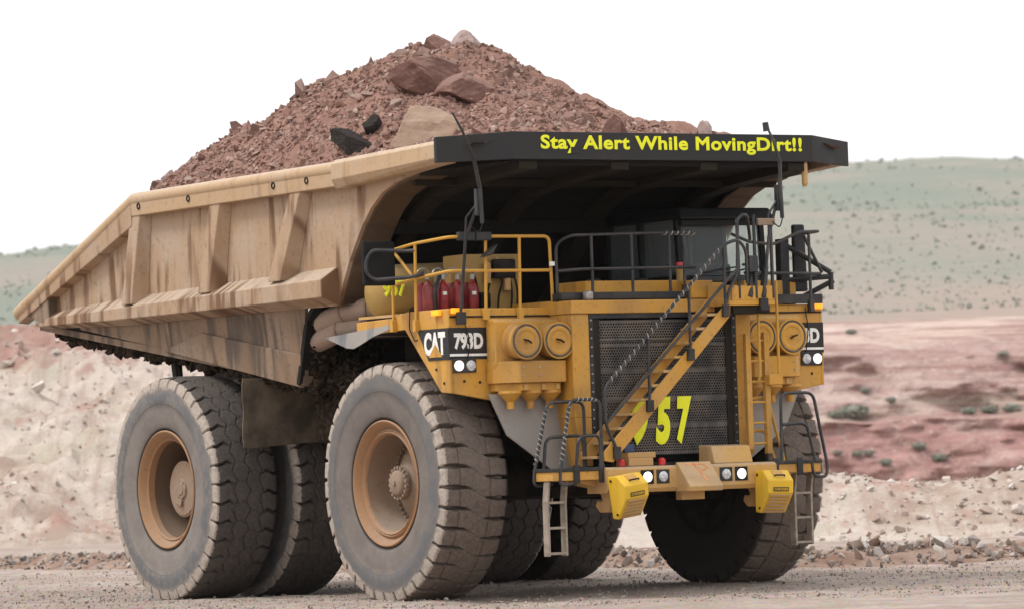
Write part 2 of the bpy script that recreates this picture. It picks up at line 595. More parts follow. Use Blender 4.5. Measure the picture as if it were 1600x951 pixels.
def vnoise(x, y):
    xi, yi = np.floor(x).astype(int), np.floor(y).astype(int)
    xf, yf = x - xi, y - yi
    xf, yf = xf * xf * (3 - 2 * xf), yf * yf * (3 - 2 * yf)
    g = lambda a, b: _perm[a % 512, b % 512]
    return (g(xi, yi) * (1 - xf) + g(xi + 1, yi) * xf) * (1 - yf) + (g(xi, yi + 1) * (1 - xf) + g(xi + 1, yi + 1) * xf) * yf


def fbm(x, y, oct=5, gain=0.5):
    t, a, k = 0, 1, 0
    for i in range(oct):
        t = t + a * (vnoise(x * 2 ** i + 17.3 * i, y * 2 ** i + 9.1 * i) - 0.5)
        a *= gain
    return t


def grid_mesh(name, X, Y, Z, mat):
    n, m = X.shape
    co = np.stack([X, Y, Z], -1).reshape(-1, 3)
    idx = np.arange(n * m).reshape(n, m)
    q = np.stack([idx[:-1, :-1], idx[:-1, 1:], idx[1:, 1:], idx[1:, :-1]], -1).reshape(-1, 4)
    me = np_mesh(name, co, q)
    me.materials.append(mat)
    return me


def np_mesh(name, co, faces):
    me = bpy.data.meshes.new(name)
    k = faces.shape[1]
    me.vertices.add(len(co))
    me.vertices.foreach_set("co", co.astype(np.float32).ravel())
    me.loops.add(faces.size)
    me.loops.foreach_set("vertex_index", faces.astype(np.int32).ravel())
    me.polygons.add(len(faces))
    me.polygons.foreach_set("loop_start", np.arange(0, faces.size, k, dtype=np.int32))
    me.polygons.foreach_set("loop_total", np.full(len(faces), k, dtype=np.int32))
    me.update(calc_edges=True)
    me.validate()
    return me


def rock_template(seed, n=16, flat=0.75):
    """angular stone: hull of points scattered on a lumpy ellipsoid"""
    r = random.Random(seed)
    bm = bmesh.new()
    ex = (1.0, r.uniform(0.65, 0.95), r.uniform(0.5, flat))
    for i in range(n):
        v = Vector((r.gauss(0, 1), r.gauss(0, 1), r.gauss(0, 1))).normalized() * r.uniform(0.70, 1.15)
        bm.verts.new((v.x * ex[0], v.y * ex[1], v.z * ex[2]))
    res = bmesh.ops.convex_hull(bm, input=bm.verts)
    bmesh.ops.delete(bm, geom=[g for g in res["geom_interior"] if isinstance(g, bmesh.types.BMVert)], context='VERTS')
    bmesh.ops.triangulate(bm, faces=bm.faces)
    bmesh.ops.recalc_face_normals(bm, faces=bm.faces)
    bm.verts.ensure_lookup_table()
    bm.verts.index_update()
    co = np.array([v.co[:] for v in bm.verts])
    fa = np.array([[v.index for v in f.verts] for f in bm.faces])
    bm.free()
    return co, fa


ROCKS = [rock_template(i, 9 + i % 5) for i in range(18)]


def rand_rot():
    q = rng.normal(size=4)
    q /= np.linalg.norm(q)
    w, x, y, z = q
    return np.array([[1 - 2 * (y * y + z * z), 2 * (x * y - z * w), 2 * (x * z + y * w)],
                     [2 * (x * y + z * w), 1 - 2 * (x * x + z * z), 2 * (y * z - x * w)],
                     [2 * (x * z - y * w), 2 * (y * z + x * w), 1 - 2 * (x * x + y * y)]])


def rock_mass(name, pos, size, mat, parent=None):
    """many small stones joined into one mass, each with its own tone"""
    cos, fas, tint, o = [], [], [], 0
    for p, s in zip(pos, size):
        co, fa = ROCKS[rng.integers(len(ROCKS))]
        c = (co * s) @ rand_rot().T + p
        cos.append(c)
        fas.append(fa + o)
        tint.append(np.full(len(c), rng.random()))
        o += len(c)
    me = np_mesh(name, np.concatenate(cos), np.concatenate(fas))
    me.shade_flat()
    a = me.attributes.new('tint', 'FLOAT', 'POINT')
    a.data.foreach_set('value', np.concatenate(tint).astype(np.float32))
    me.materials.append(mat)
    return link(name, me, parent)


ROCK_MESH = {}


def rock_obj(name, p, s, mat, scale=(1, 1, 1), tmpl=None, detail=0):
    k = (int(rng.integers(len(ROCKS))) if tmpl is None else tmpl, mat)
    if k not in ROCK_MESH:
        me = np_mesh('rock', *ROCKS[k[0]])
        me.shade_flat()
        me.materials.append(MAT[mat])
        ROCK_MESH[k] = me
    o = bpy.data.objects.new(name, ROCK_MESH[k])
    COL.objects.link(o)
    o.location = p
    o.rotation_euler = tuple(rng.random(3) * 6.28)
    o.scale = tuple(s * c for c in scale)
    return o


# ------------------------------------------------------------------ ground and terrain
def terrain_mat(name, kind):
    t = NT(name)
    v = t.vec()
    big = t.noise(v, 0.16, 6, 0.6)
    mid = t.noise(v, 1.1, 6, 0.62)
    fine = t.noise(v, 9.0, 6, 0.7)
    if kind == 'ground':
        c = t.mixc(t.ramp(mid, 0.35, 0.65), (0.335, 0.268, 0.228), (0.43, 0.358, 0.312))
        c = t.mixc(t.ramp(big, 0.42, 0.62, 0, 0.6), c, (0.31, 0.24, 0.203))
        cell = t.voronoi(v, 16.0, 'F1', 1)
        c = t.mixc(0.3, c, cell, 'SOFT_LIGHT')
        c = t.mixc(t.ramp(fine, 0.56, 0.72, 0, 0.55), c, (0.14, 0.108, 0.092))
        c = t.mixc(t.ramp(t.noise(v, 23.0, 4, 0.6), 0.60, 0.72, 0, 0.7), c, (0.44, 0.41, 0.385))
        t.bump(fine, 0.9, 0.08)
    elif kind == 'bank':
        q = t.n.new("ShaderNodeSeparateXYZ")
        t.l.new(t.tc.outputs["Object"], q.inputs[0])
        c = t.mixc(t.ramp(mid, 0.36, 0.66), (0.35, 0.265, 0.215), (0.50, 0.425, 0.365))
        c = t.mixc(t.ramp(big, 0.44, 0.60, 0, 0.65), c, (0.56, 0.50, 0.445))
        c = t.mixc(t.ramp(t.noise(t.vec((1, 1, 1.6)), 0.35, 5, 0.6), 0.53, 0.66, 0, 0.7), c, (0.42, 0.38, 0.30))
        c = t.mixc(t.ramp(t.noise(t.vec((1, 0.6, 1.2)), 0.55, 5, 0.65), 0.55, 0.68, 0, 0.75), c, (0.37, 0.215, 0.175))
        # red overburden along the top of the high bank
        hz = t.math('ADD', q.outputs[2], t.ramp(mid, 0.2, 0.8, -1.3, 1.3))
        c = t.mixc(t.ramp(hz, 5.0, 6.6, 0, 0.8), c, (0.30, 0.160, 0.130))
        c = t.mixc(t.ramp(t.noise(t.vec((1.6, 0.12, 0.12)), 1.2, 5, 0.65), 0.50, 0.66, 0, 0.55), c, (0.34, 0.235, 0.19))
        c = t.mixc(t.ramp(fine, 0.52, 0.72, 0, 0.5), c, (0.30, 0.215, 0.17))
        t.bump(fine, 0.7, 0.12)
    elif kind == 'red_soil':
        c = t.mixc(t.ramp(mid, 0.35, 0.65), (0.225, 0.140, 0.105), (0.34, 0.255, 0.205))
        t.bump(fine, 0.8, 0.08)
    elif kind == 'bench':
        q = t.n.new("ShaderNodeSeparateXYZ")
        t.l.new(t.tc.outputs["Object"], q.inputs[0])
        wob = t.math('ADD', q.outputs[2], t.ramp(t.noise(v, 0.06, 5, 0.6), 0.25, 0.75, -1.0, 1.0))
        cr_ = t.n.new("ShaderNodeValToRGB")
        mpz = t.n.new("ShaderNodeMapRange")
        mpz.inputs[1].default_value, mpz.inputs[2].default_value = 0.0, 11.0
        t.l.new(wob, mpz.inputs[0])
        t.l.new(mpz.outputs[0], cr_.inputs[0])
        cols = [(0, (0.440, 0.262, 0.233)), (0.18, (0.383, 0.218, 0.195)), (0.29, (0.350, 0.203, 0.184)), (0.345, (0.423, 0.350, 0.271)),
                (0.42, (0.448, 0.325, 0.290)), (0.5, (0.383, 0.271, 0.242)), (0.58, (0.464, 0.333, 0.290)), (0.66, (0.350, 0.235, 0.215)),
                (0.76, (0.505, 0.376, 0.318)), (0.86, (0.587, 0.465, 0.401)), (1.0, (0.570, 0.489, 0.421))]
        el = cr_.color_ramp.elements
        el[0].position, el[0].color = cols[0][0], (*cols[0][1], 1)
        el[1].position, el[1].color = cols[-1][0], (*cols[-1][1], 1)
        for p, cc in cols[1:-1]:
            e = el.new(p)
            e.color = (*cc, 1)
        c = cr_.outputs[0]
        lay = t.noise(t.vec((0.05, 0.05, 1.2)), 2.0, 7, 0.7)
        c = t.mixc(t.ramp(lay, 0.45, 0.58, 0, 0.85), c, (0.280, 0.159, 0.141))
        c = t.mixc(t.ramp(t.noise(t.vec((1, 1, 0.35)), 0.22, 6, 0.65), 0.5, 0.66, 0, 0.5), c, (0.531, 0.420, 0.376))
        c = t.mixc(t.ramp(mid, 0.56, 0.72, 0, 0.4), c, (0.384, 0.361, 0.288))
        c = t.mixc(t.ramp(t.noise(v, 0.9, 6, 0.75), 0.50, 0.64, 0, 0.5), c, (0.295, 0.180, 0.159))
        c = t.mixc(t.ramp(t.noise(v, 2.4, 5, 0.7), 0.56, 0.68, 0, 0.6), c, (0.590, 0.480, 0.435))
        t.bump(mid, 1.0, 0.6)
    else:  # hill
        g = t.noise(t.vec((1, 0.35, 1)), 0.006, 6, 0.6)
        g2 = t.noise(t.vec((1, 0.4, 1)), 0.02, 6, 0.65)
        c = t.mixc(t.ramp(g, 0.44, 0.57), (0.180, 0.200, 0.165), (0.255, 0.222, 0.19))
        c = t.mixc(t.ramp(g2, 0.42, 0.68, 0, 0.55), c, (0.195, 0.214, 0.176))
        c = t.mixc(t.ramp(t.noise(t.vec((1, 0.5, 1)), 0.07, 5, 0.7), 0.52, 0.70, 0, 0.5), c, (0.275, 0.240, 0.21))
        q = t.n.new("ShaderNodeSeparateXYZ")
        t.l.new(t.tc.outputs["Object"], q.inputs[0])
        rid = t.math('ADD', q.outputs[2], t.ramp(g2, 0.2, 0.8, -12, 12))
        c = t.mixc(t.ramp(rid, 268, 284, 0, 0.75), c, (0.36, 0.26, 0.22))
        c = t.mixc(t.ramp(t.noise(t.vec((1, 0.4, 1)), 0.3, 6, 0.75), 0.50, 0.66, 0, 0.55), c, (0.160, 0.175, 0.142))
        c = t.mixc(t.ramp(t.math('ADD', q.outputs[2], t.ramp(g2, 0.2, 0.8, -5, 5)), 17, 9, 0, 0.8), c, (0.315, 0.235, 0.20))
        t.bump(g2, 0.6, 4.0)
    return t.done(c, 0.95, 0.1)


def uneven(lo, a, b, hi, step, n):
    """grid lines: dense between a and b, widening outwards to lo and hi"""
    g = lambda L, k: L * (np.linspace(0, 1, k) ** 3)
    return np.concatenate([a - g(a - lo, n)[::-1][:-1], np.arange(a, b, step), b + g(hi - b, n)])


xs = uneven(-5900, -15, 15, 5900, 0.15, 30)
ys = uneven(-300, 58, 104, 5900, 0.16, 30)
X, Y = np.meshgrid(xs, ys)
near = np.clip(1 - (np.abs(X) / 200) ** 2, 0, 1) * np.clip(1 - ((Y - 80) / 200) ** 2, 0, 1)
Z = near * (0.05 * fbm(X * 0.35, Y * 0.22, 4) + 0.035 * fbm(X * 1.7, Y * 1.7, 4))
# wheel ruts left by passing trucks, across the frame
for yy, a in ((63.2, 0.03), (70.5, 0.025), (86, 0.05)):
    Z -= near * a * np.exp(-((Y - yy - 0.03 * X - 0.6 * np.sin(X * 0.11 + yy)) / 0.7) ** 2)
foot = np.exp(-((X - 0) ** 2 / 90 + (Y - 70) ** 2 / 60))
Z -= 0.01 * foot
ground = link('ground', grid_mesh('ground', X, Y, Z, terrain_mat('packed_gravel_road', 'ground')), smooth=True)
tag(ground, kind='structure')


def sstep(x, a, b):
    t = np.clip((x - a) / (b - a), 0, 1)
    return t * t * (3 - 2 * t)


# spoil bank: high tip slope on the left, low safety berm on the right
def bank_z(X, Y):
    w = 1 - sstep(X, -6, 9)
    crest = 7.0 + 0.5 * fbm(X * 0.12, X * 0 + 3, 3)
    rise = np.clip((Y - 126 - 1.5 * fbm(X * 0.15, X * 0 + 7, 3)) / 19, 0, 1)
    hi = crest * (rise ** 0.9)
    hi = hi * (1 - sstep(Y, 190, 230))
    cy = 99.5 + 1.2 * fbm(X * 0.2, X * 0 + 1, 3)
    hgt = 1.22 + 0.30 * fbm(X * 0.33, X * 0 + 5, 4)
    lowb = hgt * np.exp(-(np.abs((Y - cy) / 2.7)) ** 2.4) * sstep(X, -3, 4)
    rough = np.maximum(w * sstep(rise, 0, 0.1), sstep(lowb, 0.05, 0.3))
    n = 0.55 * fbm(X * 0.5, Y * 0.5, 5, 0.62) + 0.20 * fbm(X * 3.1, Y * 3.1, 3)
    z = np.maximum(hi * w, lowb) + rough * n * (0.45 + 0.9 * w)
    return z - 0.25 * (1 - sstep(np.maximum(hi * w, lowb), 0.0, 0.22))


xs = uneven(-70, -20, 20, 70, 0.22, 26)
ys = np.concatenate([np.arange(92, 108, 0.22), np.arange(108, 124, 1.2), np.arange(124, 150, 0.26), np.arange(150, 240, 4)])
X, Y = np.meshgrid(xs, ys)
bank = link('spoil_bank_terrain', grid_mesh('spoil_bank', X, Y, bank_z(X, Y), terrain_mat('pale_spoil', 'bank')), smooth=True)
tag(bank, 'pale rubble bank of tipped spoil behind the truck', 'bank', kind='structure')

# loose stones lying on the bank
n = 3600
px = np.concatenate([rng.uniform(-22, 4, n), rng.uniform(3, 22, n // 2)])
py = np.concatenate([rng.uniform(123, 147, n), rng.uniform(94.5, 100.5, n // 2)])
pz = bank_z(px, py)
ok = pz > -0.1
sz = np.clip(rng.lognormal(-2.95, 0.6, len(px)), 0.025, 0.36)
pp = np.stack([px, py, pz + sz * 0.25], 1)[ok]
st = rock_mass('bank_stones', pp, sz[ok], MAT['pale_rubble'])
tag(st, 'pale and rusty loose stones strewn over the rubble bank', 'stones', kind='stuff')

# windrow of soil with rocks along the road edge
def row_y(x):
    return 77.0 + np.maximum(0, 4.5 - x) * 1.35 + 0.25 * np.sin(x * 0.9)


def row_h(x, dy):
    h = 0.24 + 0.22 * fbm(x * 0.6, x * 0 + 2, 3)
    return h * np.exp(-(np.abs(dy) / 0.95) ** 2.2) + 0.10 * np.exp(-(np.abs(dy - 1.6) / 1.0) ** 2)


xs = np.arange(-24, 26, 0.12)
dy = np.linspace(-3, 4.2, 60)
X, D = np.meshgrid(xs, dy)
Yr = row_y(X) + D
Zr = row_h(X, D) + 0.10 * fbm(X * 2.2, Yr * 2.2, 4) * np.exp(-(np.abs(D - 0.4) / 1.8) ** 2) - 0.06 * sstep(np.abs(D - 0.5), 1.3, 3.2)
row = link('windrow_ground', grid_mesh('windrow', X, Yr, Zr, terrain_mat('red_windrow_soil', 'red_soil')), smooth=True)
tag(row, kind='structure')

n = 2600
px = rng.uniform(-20, 16, n)
dd = rng.normal(-0.45, 0.65, n)
sz = np.clip(rng.lognormal(-3.1, 0.5, n), 0.02, 0.11)
pp = np.stack([px, row_y(px) + dd, row_h(px, dd) + sz * 0.3], 1)
tag(rock_mass('windrow_stones', pp, sz, MAT['grey_gravel']), 'small mixed stones along the windrow at the road edge', 'stones', kind='stuff')
for i in range(105):
    x = rng.uniform(1.0, 11.5) if i < 88 else rng.uniform(-14, 1)
    d = float(rng.uniform(-1.35, 0.25))
    s = float(np.clip(rng.lognormal(-2.05, 0.35), 0.075, 0.27))
    o = rock_obj('roadside_rock', (x, row_y(x) + d, float(row_h(np.array(x), np.array(d))) + s * 0.35), s, 'grey_rock', (1, 1, 0.85))
    big = 'small' if s < .11 else 'mid-sized' if s < .15 else 'large'
    where = ('on the road edge left of the truck' if x < -3 else 'on the road edge seen beneath the truck' if x < 3.2 else 'on the road edge just right of the far front wheel' if x < 5.6 else
             'on the road edge between the truck and the right frame edge' if x < 7.6 else 'on the road edge near the right frame edge')
    tag(o, big + ' broken rock ' + where, 'rock', big + ' rocks ' + where)

# road gravel
n = 22000
px = rng.uniform(-16, 16, n)
py = 60 + 30 * rng.random(n) ** 1.3
sz = np.clip(rng.lognormal(-4.4, 0.5, n), 0.006, 0.05)
pp = np.stack([px, py, 0.035 * fbm(px * 1.7, py * 1.7, 4) + 0.05 * fbm(px * 0.35, py * 0.22, 4) + sz * 0.2], 1)
tag(rock_mass('road_gravel', pp, sz, MAT['grey_gravel']), 'loose gravel scattered over the haul road', 'gravel', kind='stuff')

# red quarry benches
BEN = [(0.0, -0.6, 0), (0.02, 0, .3), (0.30, 3.2, 2.2), (0.34, 3.5, 2.9), (0.42, 3.75, 6.5), (0.46, 4.2, 7.4), (0.72, 7.3, 11.5), (0.77, 7.6, 13.5), (0.90, 9.0, 22.0), (1.0, 10.2, 40.0)]
bt, bz, bd = (np.array([b[i] for b in BEN]) for i in range(3))


def bench(X, T):
    z = np.interp(T, bt, bz) * (1 + 0.10 * fbm(X * 0.02, X * 0 + 4, 3))
    y = 250 + np.interp(T, bt, bd) + 5.0 * fbm(X * 0.03, T * 1.5 + 2, 4) + 1.9 * fbm(X * 0.16, T * 5, 4) + 1.2 * fbm(X * 0.5, T * 11, 4)
    return y, z + 0.35 * fbm(X * 0.3, T * 8 + 3, 4) * np.sin(np.pi * np.clip(T, 0, 1))


xs = np.concatenate([np.arange(-110, 12, 1.6), np.arange(12, 48, 0.3), np.arange(48, 170, 1.6)])
ts = np.linspace(0, 1, 110)
X, T = np.meshgrid(xs, ts)
Yb, Zb = bench(X, T)
tag(link('quarry_terrain', grid_mesh('quarry_bench', X, Yb, Zb, terrain_mat('red_layered_bench', 'bench')), smooth=True),
    'red and pink layered quarry benches beyond the berm', 'quarry wall', kind='structure')

# green hill
HD = 4500.0
SKX = np.array([-2000, -1100, -515, -450, -225, 0, 180, 340, 515, 790, 1350, 2000.])
SKZ = np.array([80, 140, 178, 187, 225, 262, 282, 288, 266, 240, 185, 130.])


def hill_z(X, Y):
    t = np.clip((Y - 282) / (HD - 282), 0, 1)
    top = np.interp(X * (HD / np.maximum(Y, 1500)) ** 0.6, SKX, SKZ)
    z = 8.2 + (top - 8.2) * t ** 0.95
    back = sstep(Y, HD, HD + 900)
    z = z * (1 - back)
    return z + (14.0 * fbm(X * 0.003, Y * 0.0011, 5) + 3.0 * fbm(X * 0.025, Y * 0.01, 4)) * sstep(Y, 330, 1200) * (1 - back) * (1 - 0.6 * t)


xs = uneven(-2000, -560, 560, 2000, 7.0, 16)
ys = np.concatenate([np.arange(282, 800, 10), np.arange(800, 4540, 24), np.arange(4540, 5420, 80)])
X, Y = np.meshgrid(xs, ys)
tag(link('hill', grid_mesh('hill', X, Y, hill_z(X, Y), terrain_mat('sage_hillside', 'hill')), smooth=True), kind='structure')

n = 8000
py = 330 + 4100 * rng.random(n) ** 2.3
px = (rng.random(n) * 2 - 1) * 0.14 * py
keep = vnoise(px * 0.01, py * 0.004) > 0.40
px, py = px[keep], py[keep]
sz = np.clip(rng.lognormal(-7.6, 0.38, len(px)), 0.00025, 0.0011) * py
pp = np.stack([px, py, hill_z(px, py) + sz * 0.2], 1)
tag(rock_mass('hill_shrubs', pp, sz, MAT['far_leaf']), 'sage bushes dotted over the far green hillside', 'shrubs', kind='stuff')


# bushes on the benches: a stem and a crown of small leaf faces
def bush_mesh(seed):
    r = np.random.default_rng(seed)
    n = 420
    d = r.normal(size=(n, 3))
    d /= np.linalg.norm(d, axis=1)[:, None]
    rad = 0.45 + 0.55 * r.random(n) ** 0.5
    lump = 0.75 + 0.5 * vnoise(d[:, 0] * 2.1 + seed, d[:, 1] * 2.1 + d[:, 2])
    c = d * (rad * lump)[:, None] * np.array([1, 1, 0.62]) + np.array([0, 0, 0.55])
    a = r.normal(size=(n, 3))
    a /= np.linalg.norm(a, axis=1)[:, None]
    b = np.cross(a, d)
    s = 0.10 + 0.06 * r.random(n)[:, None]
    co = np.stack([c - a * s, c + b * s, c + a * s, c - b * s], 1).reshape(-1, 3)
    me = np_mesh('foliage', co, np.arange(4 * n).reshape(n, 4))
    me.materials.append(MAT['leaf'])
    return me


BUSH = [bush_mesh(i) for i in range(4)]
stem_me = MB().tube([(0, 0, -0.25), (0.05, 0, 0.2), (0, 0.04, 0.5)], [0.06, 0.05, 0.02], 6).mesh('stem', flip=False)
stem_me.materials.append(MAT['twig'])


# (metres along the bench, height up its profile, size, description)
bushes = [(19.34, 0.426, 1.5, 'large bush on the ledge between the red quarry benches'),
          (20.2, 0.533, .62, 'small bush high on the pink quarry wall'),
          (21.54, 0.487, .6, 'small bush on the pink quarry wall just above the ledge'),
          (18.19, 0.419, .8, 'bush on the quarry ledge close to the truck'),
          (22.66, 0.189, .75, 'bush midway up the lower dark red quarry wall'),
          (23.7, 0.118, .85, 'bush low on the dark red quarry wall right of its neighbours'),
          (20.56, 0.108, .7, 'bush at the foot of the dark red quarry wall'),
          (19.7, 0.157, .6, None), (19.07, 0.157, .55, None), (17.93, 0.166, .5, None),
          (25.93, 0.403, .9, 'leftmost bush of the far right ledge clump'), (27.22, 0.423, .95, None), (28.51, 0.423, 1.0, None),
          (20.44, 0.893, .6, 'lone bush near the rim of the quarry'),
          (28.64, 0.708, .65, 'lone bush on the upper right of the quarry wall')]
for i, (x, t, s, lab) in enumerate(bushes):
    yy, zz = bench(np.array([x]), np.array([t]))
    sh = link('bush', BUSH[i % 4])
    sh.location = (x, float(yy[0]) - 0.2, float(zz[0]))
    sh.scale = (s * 0.62, s * 0.55, s * 0.42)
    sh.rotation_euler.z = i * 1.7
    stm = link('stem', stem_me, sh)
    if lab:
        tag(sh, lab, 'bush', 'bushes on the quarry benches')
    elif i < 10:
        tag(sh, 'small bush in the row along the lower quarry wall beside the truck', 'bush', 'bushes on the quarry benches')
    else:
        tag(sh, 'bush in the clump on the far right quarry ledge', 'bush', 'bushes on the quarry benches')


# ------------------------------------------------------------------ the truck
TH = 0.568908
truck = empty('haul_truck', (0.8606, 66.851, 0), rz=TH - math.pi / 2, flip=False)
tag(truck, 'huge dusty yellow mining haul truck with raised-canopy dump body, number 957', 'haul truck')


# tyres ------------------------------------------------------------
def tyre_mesh(name, style, mat):
    N = 36
    na = N * 20
    Rt, hw = 1.76, 0.50
    cols = []                                  # (axial, radius, tread position u or None, groove weight)
    side = [(0.43, 0.895), (0.47, 0.915), (0.505, 0.96), (0.528, 1.04), (0.548, 1.14), (0.560, 1.24), (0.566, 1.33), (0.569, 1.335), (0.570, 1.42),
            (0.562, 1.50), (0.553, 1.555), (0.553, 1.575), (0.546, 1.615), (0.535, 1.665)]
    for a, r in side:
        cols.append((a, r, 1.0 + (1.76 - r) * 0.2, 1.0 if r > 1.65 else (0.5 if r > 1.60 else 0.0)))
    for u in np.linspace(1, -1, 57):
        cols.append((hw * u + 0.022 * u ** 9, Rt - 0.018 * u * u - 0.035 * abs(u) ** 10, u, 1.0))
    for a, r in reversed(side):
        cols.append((-a, r, -1.0 - (1.76 - r) * 0.2, 1.0 if r > 1.65 else (0.5 if r > 1.60 else 0.0)))
    C = np.array(cols)
    ph = np.arange(na) / na * 2 * math.pi
    A, U = np.meshgrid(ph, C[:, 2], indexing='ij')
    uu = np.clip(U, -1, 1)
    au = np.abs(uu)
    if style == 'front':
        off = -0.46 * (1 - np.clip((uu + 0.45) / 0.75, 0, 1) ** 2 * (3 - 2 * np.clip((uu + 0.45) / 0.75, 0, 1))) + 0.10 * np.clip(uu, 0, 1) - 0.06 * np.clip(-uu, 0, 1)
        lens = np.clip((au - 0.22) / 0.45, 0, 1) * (1 - 0.35 * np.clip((au - 0.75) / 0.25, 0, 1))
        wid = 0.012 + 0.098 * lens
        dep = 0.022 + 0.105 * np.clip(lens * 2.2, 0, 1)
        lines = [(0.40 + 0 * A, 0.010), (-0.60 + 0 * A, 0.010)]
    else:
        side_off = np.where(uu > 0, 0.0, 0.5)
        tri = np.abs(((uu * 2.2) % 1.0) * 2 - 1)
        off = side_off + 0.22 * tri
        shoulder = np.clip((au - 0.50) / 0.15, 0, 1)
        wid = 0.014 + 0.055 * shoulder
        dep = 0.022 + 0.07 * shoulder
        saw = np.abs(((A * N / (2 * math.pi)) % 1.0) * 2 - 1) - 0.5
        lines = [(0.46 + 0.14 * saw, 0.016), (-0.46 - 0.14 * saw, 0.016), (0.16 * saw, 0.014)]
    p = (A * N / (2 * math.pi) + off) % 1.0
    dphase = np.minimum(p, 1 - p)
    g = np.clip((wid - dphase) / 0.025 + 0.5, 0, 1) * dep
    for c0, w in lines:
        g = np.maximum(g, np.clip((w - np.abs(uu - c0)) / 0.010 + 0.5, 0, 1) * 0.03 * (au < 0.97))
    Rg = C[:, 1][None, :] - g * C[:, 3][None, :]
    # chipped, worn lug surface
    Rg = Rg - 0.010 * np.clip(vnoise(A * 24, U * 5 + 3) - 0.55, 0, 1) * (C[:, 3][None, :] > 0.9)
    x, z = Rg * np.cos(A), Rg * np.sin(A)
    y = np.broadcast_to(C[:, 0][None, :], x.shape)
    co = np.stack([x, y, z], -1).reshape(-1, 3)
    m = len(C)
    i = np.arange(na)[:, None]
    j = np.arange(m - 1)[None, :]
    i2 = (i + 1) % na
    q = np.stack([i * m + j, i * m + j + 1, i2 * m + j + 1, i2 * m + j], -1).reshape(-1, 4)
    me = np_mesh(name, co, q)
    me.materials.append(MAT[mat])
    return me


def rim_parts(kind):
    rim = MB()
    ax = (0, 1, 0)
    if kind == 'front':
        rim.lathe([(.43, .90), (.50, .925), (.515, .905), (.50, .875), (.43, .835), (.40, .80), (.42, .785), (.44, .77), (.425, .755), (.44, .74),
                   (.425, .72), (.40, .705), (.385, .70)], (0, 0, 0), ax, 64)
        brl = MB().lathe([(.385, .70), (.15, .69), (-.06, .685), (-.10, .66), (-.43, .66), (-.43, .90)], (0, 0, 0), ax, 64).mesh('barrel')
        brl.materials.append(MAT['hub'])
        rm = rim.mesh('rim')
        hub = MB()
        hub.lathe([(-.12, .68), (-.10, .60), (-.06, .56), (.18, .24), (.20, .235), (.20, .20), (.215, .20), (.215, .235), (.26, .235), (.275, .215), (.275, .19), (.32, .18), (.345, .15), (.35, .0)], (0, 0, 0), ax, 48)
        for k in range(18):
            a = 2 * math.pi * k / 18
            hub.lathe([(.25, .026), (.30, .026), (.30, .0)], (.225 * math.cos(a), 0, .225 * math.sin(a)), ax, 6)
        for k in range(44):
            a = 2 * math.pi * k / 44
            hub.lathe([(-.10, .022), (-.04, .022), (-.04, 0)], (.625 * math.cos(a), 0, .625 * math.sin(a)), ax, 6)
        hub.lathe([(.34, .045), (.375, .04), (.375, 0)], (0, 0, 0), ax, 6)
    else:
        rim.lathe([(.43, .90), (.50, .925), (.515, .905), (.50, .875), (.43, .835), (.40, .80), (.42, .79), (.40, .765), (.30, .752)], (0, 0, 0), ax, 64)
        brl = MB().lathe([(.30, .752), (.20, .74), (.16, .72), (-.35, .69), (-.43, .69), (-.43, .90)], (0, 0, 0), ax, 64).mesh('barrel')
        brl.materials.append(MAT['barrel'])
        rm = rim.mesh('rim')
        hub = MB()
        hub.lathe([(-.36, .70), (-.34, .47), (-.28, .43), (.12, .42), (.15, .44), (.19, .44), (.20, .415), (.21, .41), (.215, .16), (.24, .15), (.245, .10), (.26, .085), (.26, 0)], (0, 0, 0), ax, 48)
        for k in range(20):
            a = 2 * math.pi * k / 20
            hub.lathe([(.185, .017), (.215, .017), (.215, 0)], (.395 * math.cos(a), 0, .395 * math.sin(a)), ax, 6)
        for k in range(6):
            a = 2 * math.pi * k / 6 + .3
            hub.lathe([(.21, .03), (.25, .028), (.25, 0)], (.125 * math.cos(a), 0, .125 * math.sin(a)), ax, 6)
        hub.box(-.10, .10, .21, .255, -.25, -.15)
    hm = hub.mesh('hub')
    rm.materials.append(MAT['rim'])
    hm.materials.append(MAT['hub'])
    back = MB().lathe([(-.40, .93), (-.46, .92), (-.47, .66), (-.45, .60), (-.62, .58), (-.64, .30), (-.64, 0)], (0, 0, 0), ax, 32)
    bk = back.mesh('brake_drum')
    bk.materials.append(MAT['frame'])
    return rm, hm, bk, brl


TM = {'front': tyre_mesh('tyre', 'front', 'tyre_front'), 'rear': tyre_mesh('tyre', 'rear', 'tyre_rear')}
RP = {'front': rim_parts('front'), 'rear': rim_parts('rear')}


def wheel(f, s, kind, label, spin, inner=False):
    w = empty('wheel', (f, s, 1.70), truck)
    w['label'] = label
    if s < 0:
        w.rotation_euler.z = math.pi
    t = link('tyre', TM[kind], w, smooth=True)
    t.rotation_euler.y = spin
    t.scale = (1, 1, 1)
    rm, hm, bk, brl = RP[kind]
    link('barrel', brl, w, smooth=True)
    link('rim', rm, w, smooth=True)
    if not inner:
        h = link('hub', hm, w, smooth=True)
        h.rotation_euler.y = spin * 0.7
    link('brake_drum', bk, w, smooth=True)


wheel(0, 2.805, 'front', 'front wheel nearest the camera with deep dished orange rim', 0.31)
wheel(0, -2.805, 'front', 'front wheel on the cab side behind the bumper ladder', 0.9)
wheel(-5.905, 3.25, 'rear', 'outer rear wheel nearest the camera with round planetary hub', 0.55)
wheel(-5.905, 1.82, 'rear', 'inner rear wheel beside the nearest outer one', 1.1, True)
wheel(-5.905, -3.25, 'rear', 'outer rear wheel on the cab side', 0.2)
wheel(-5.905, -1.82, 'rear', 'inner rear wheel on the cab side', 1.7, True)

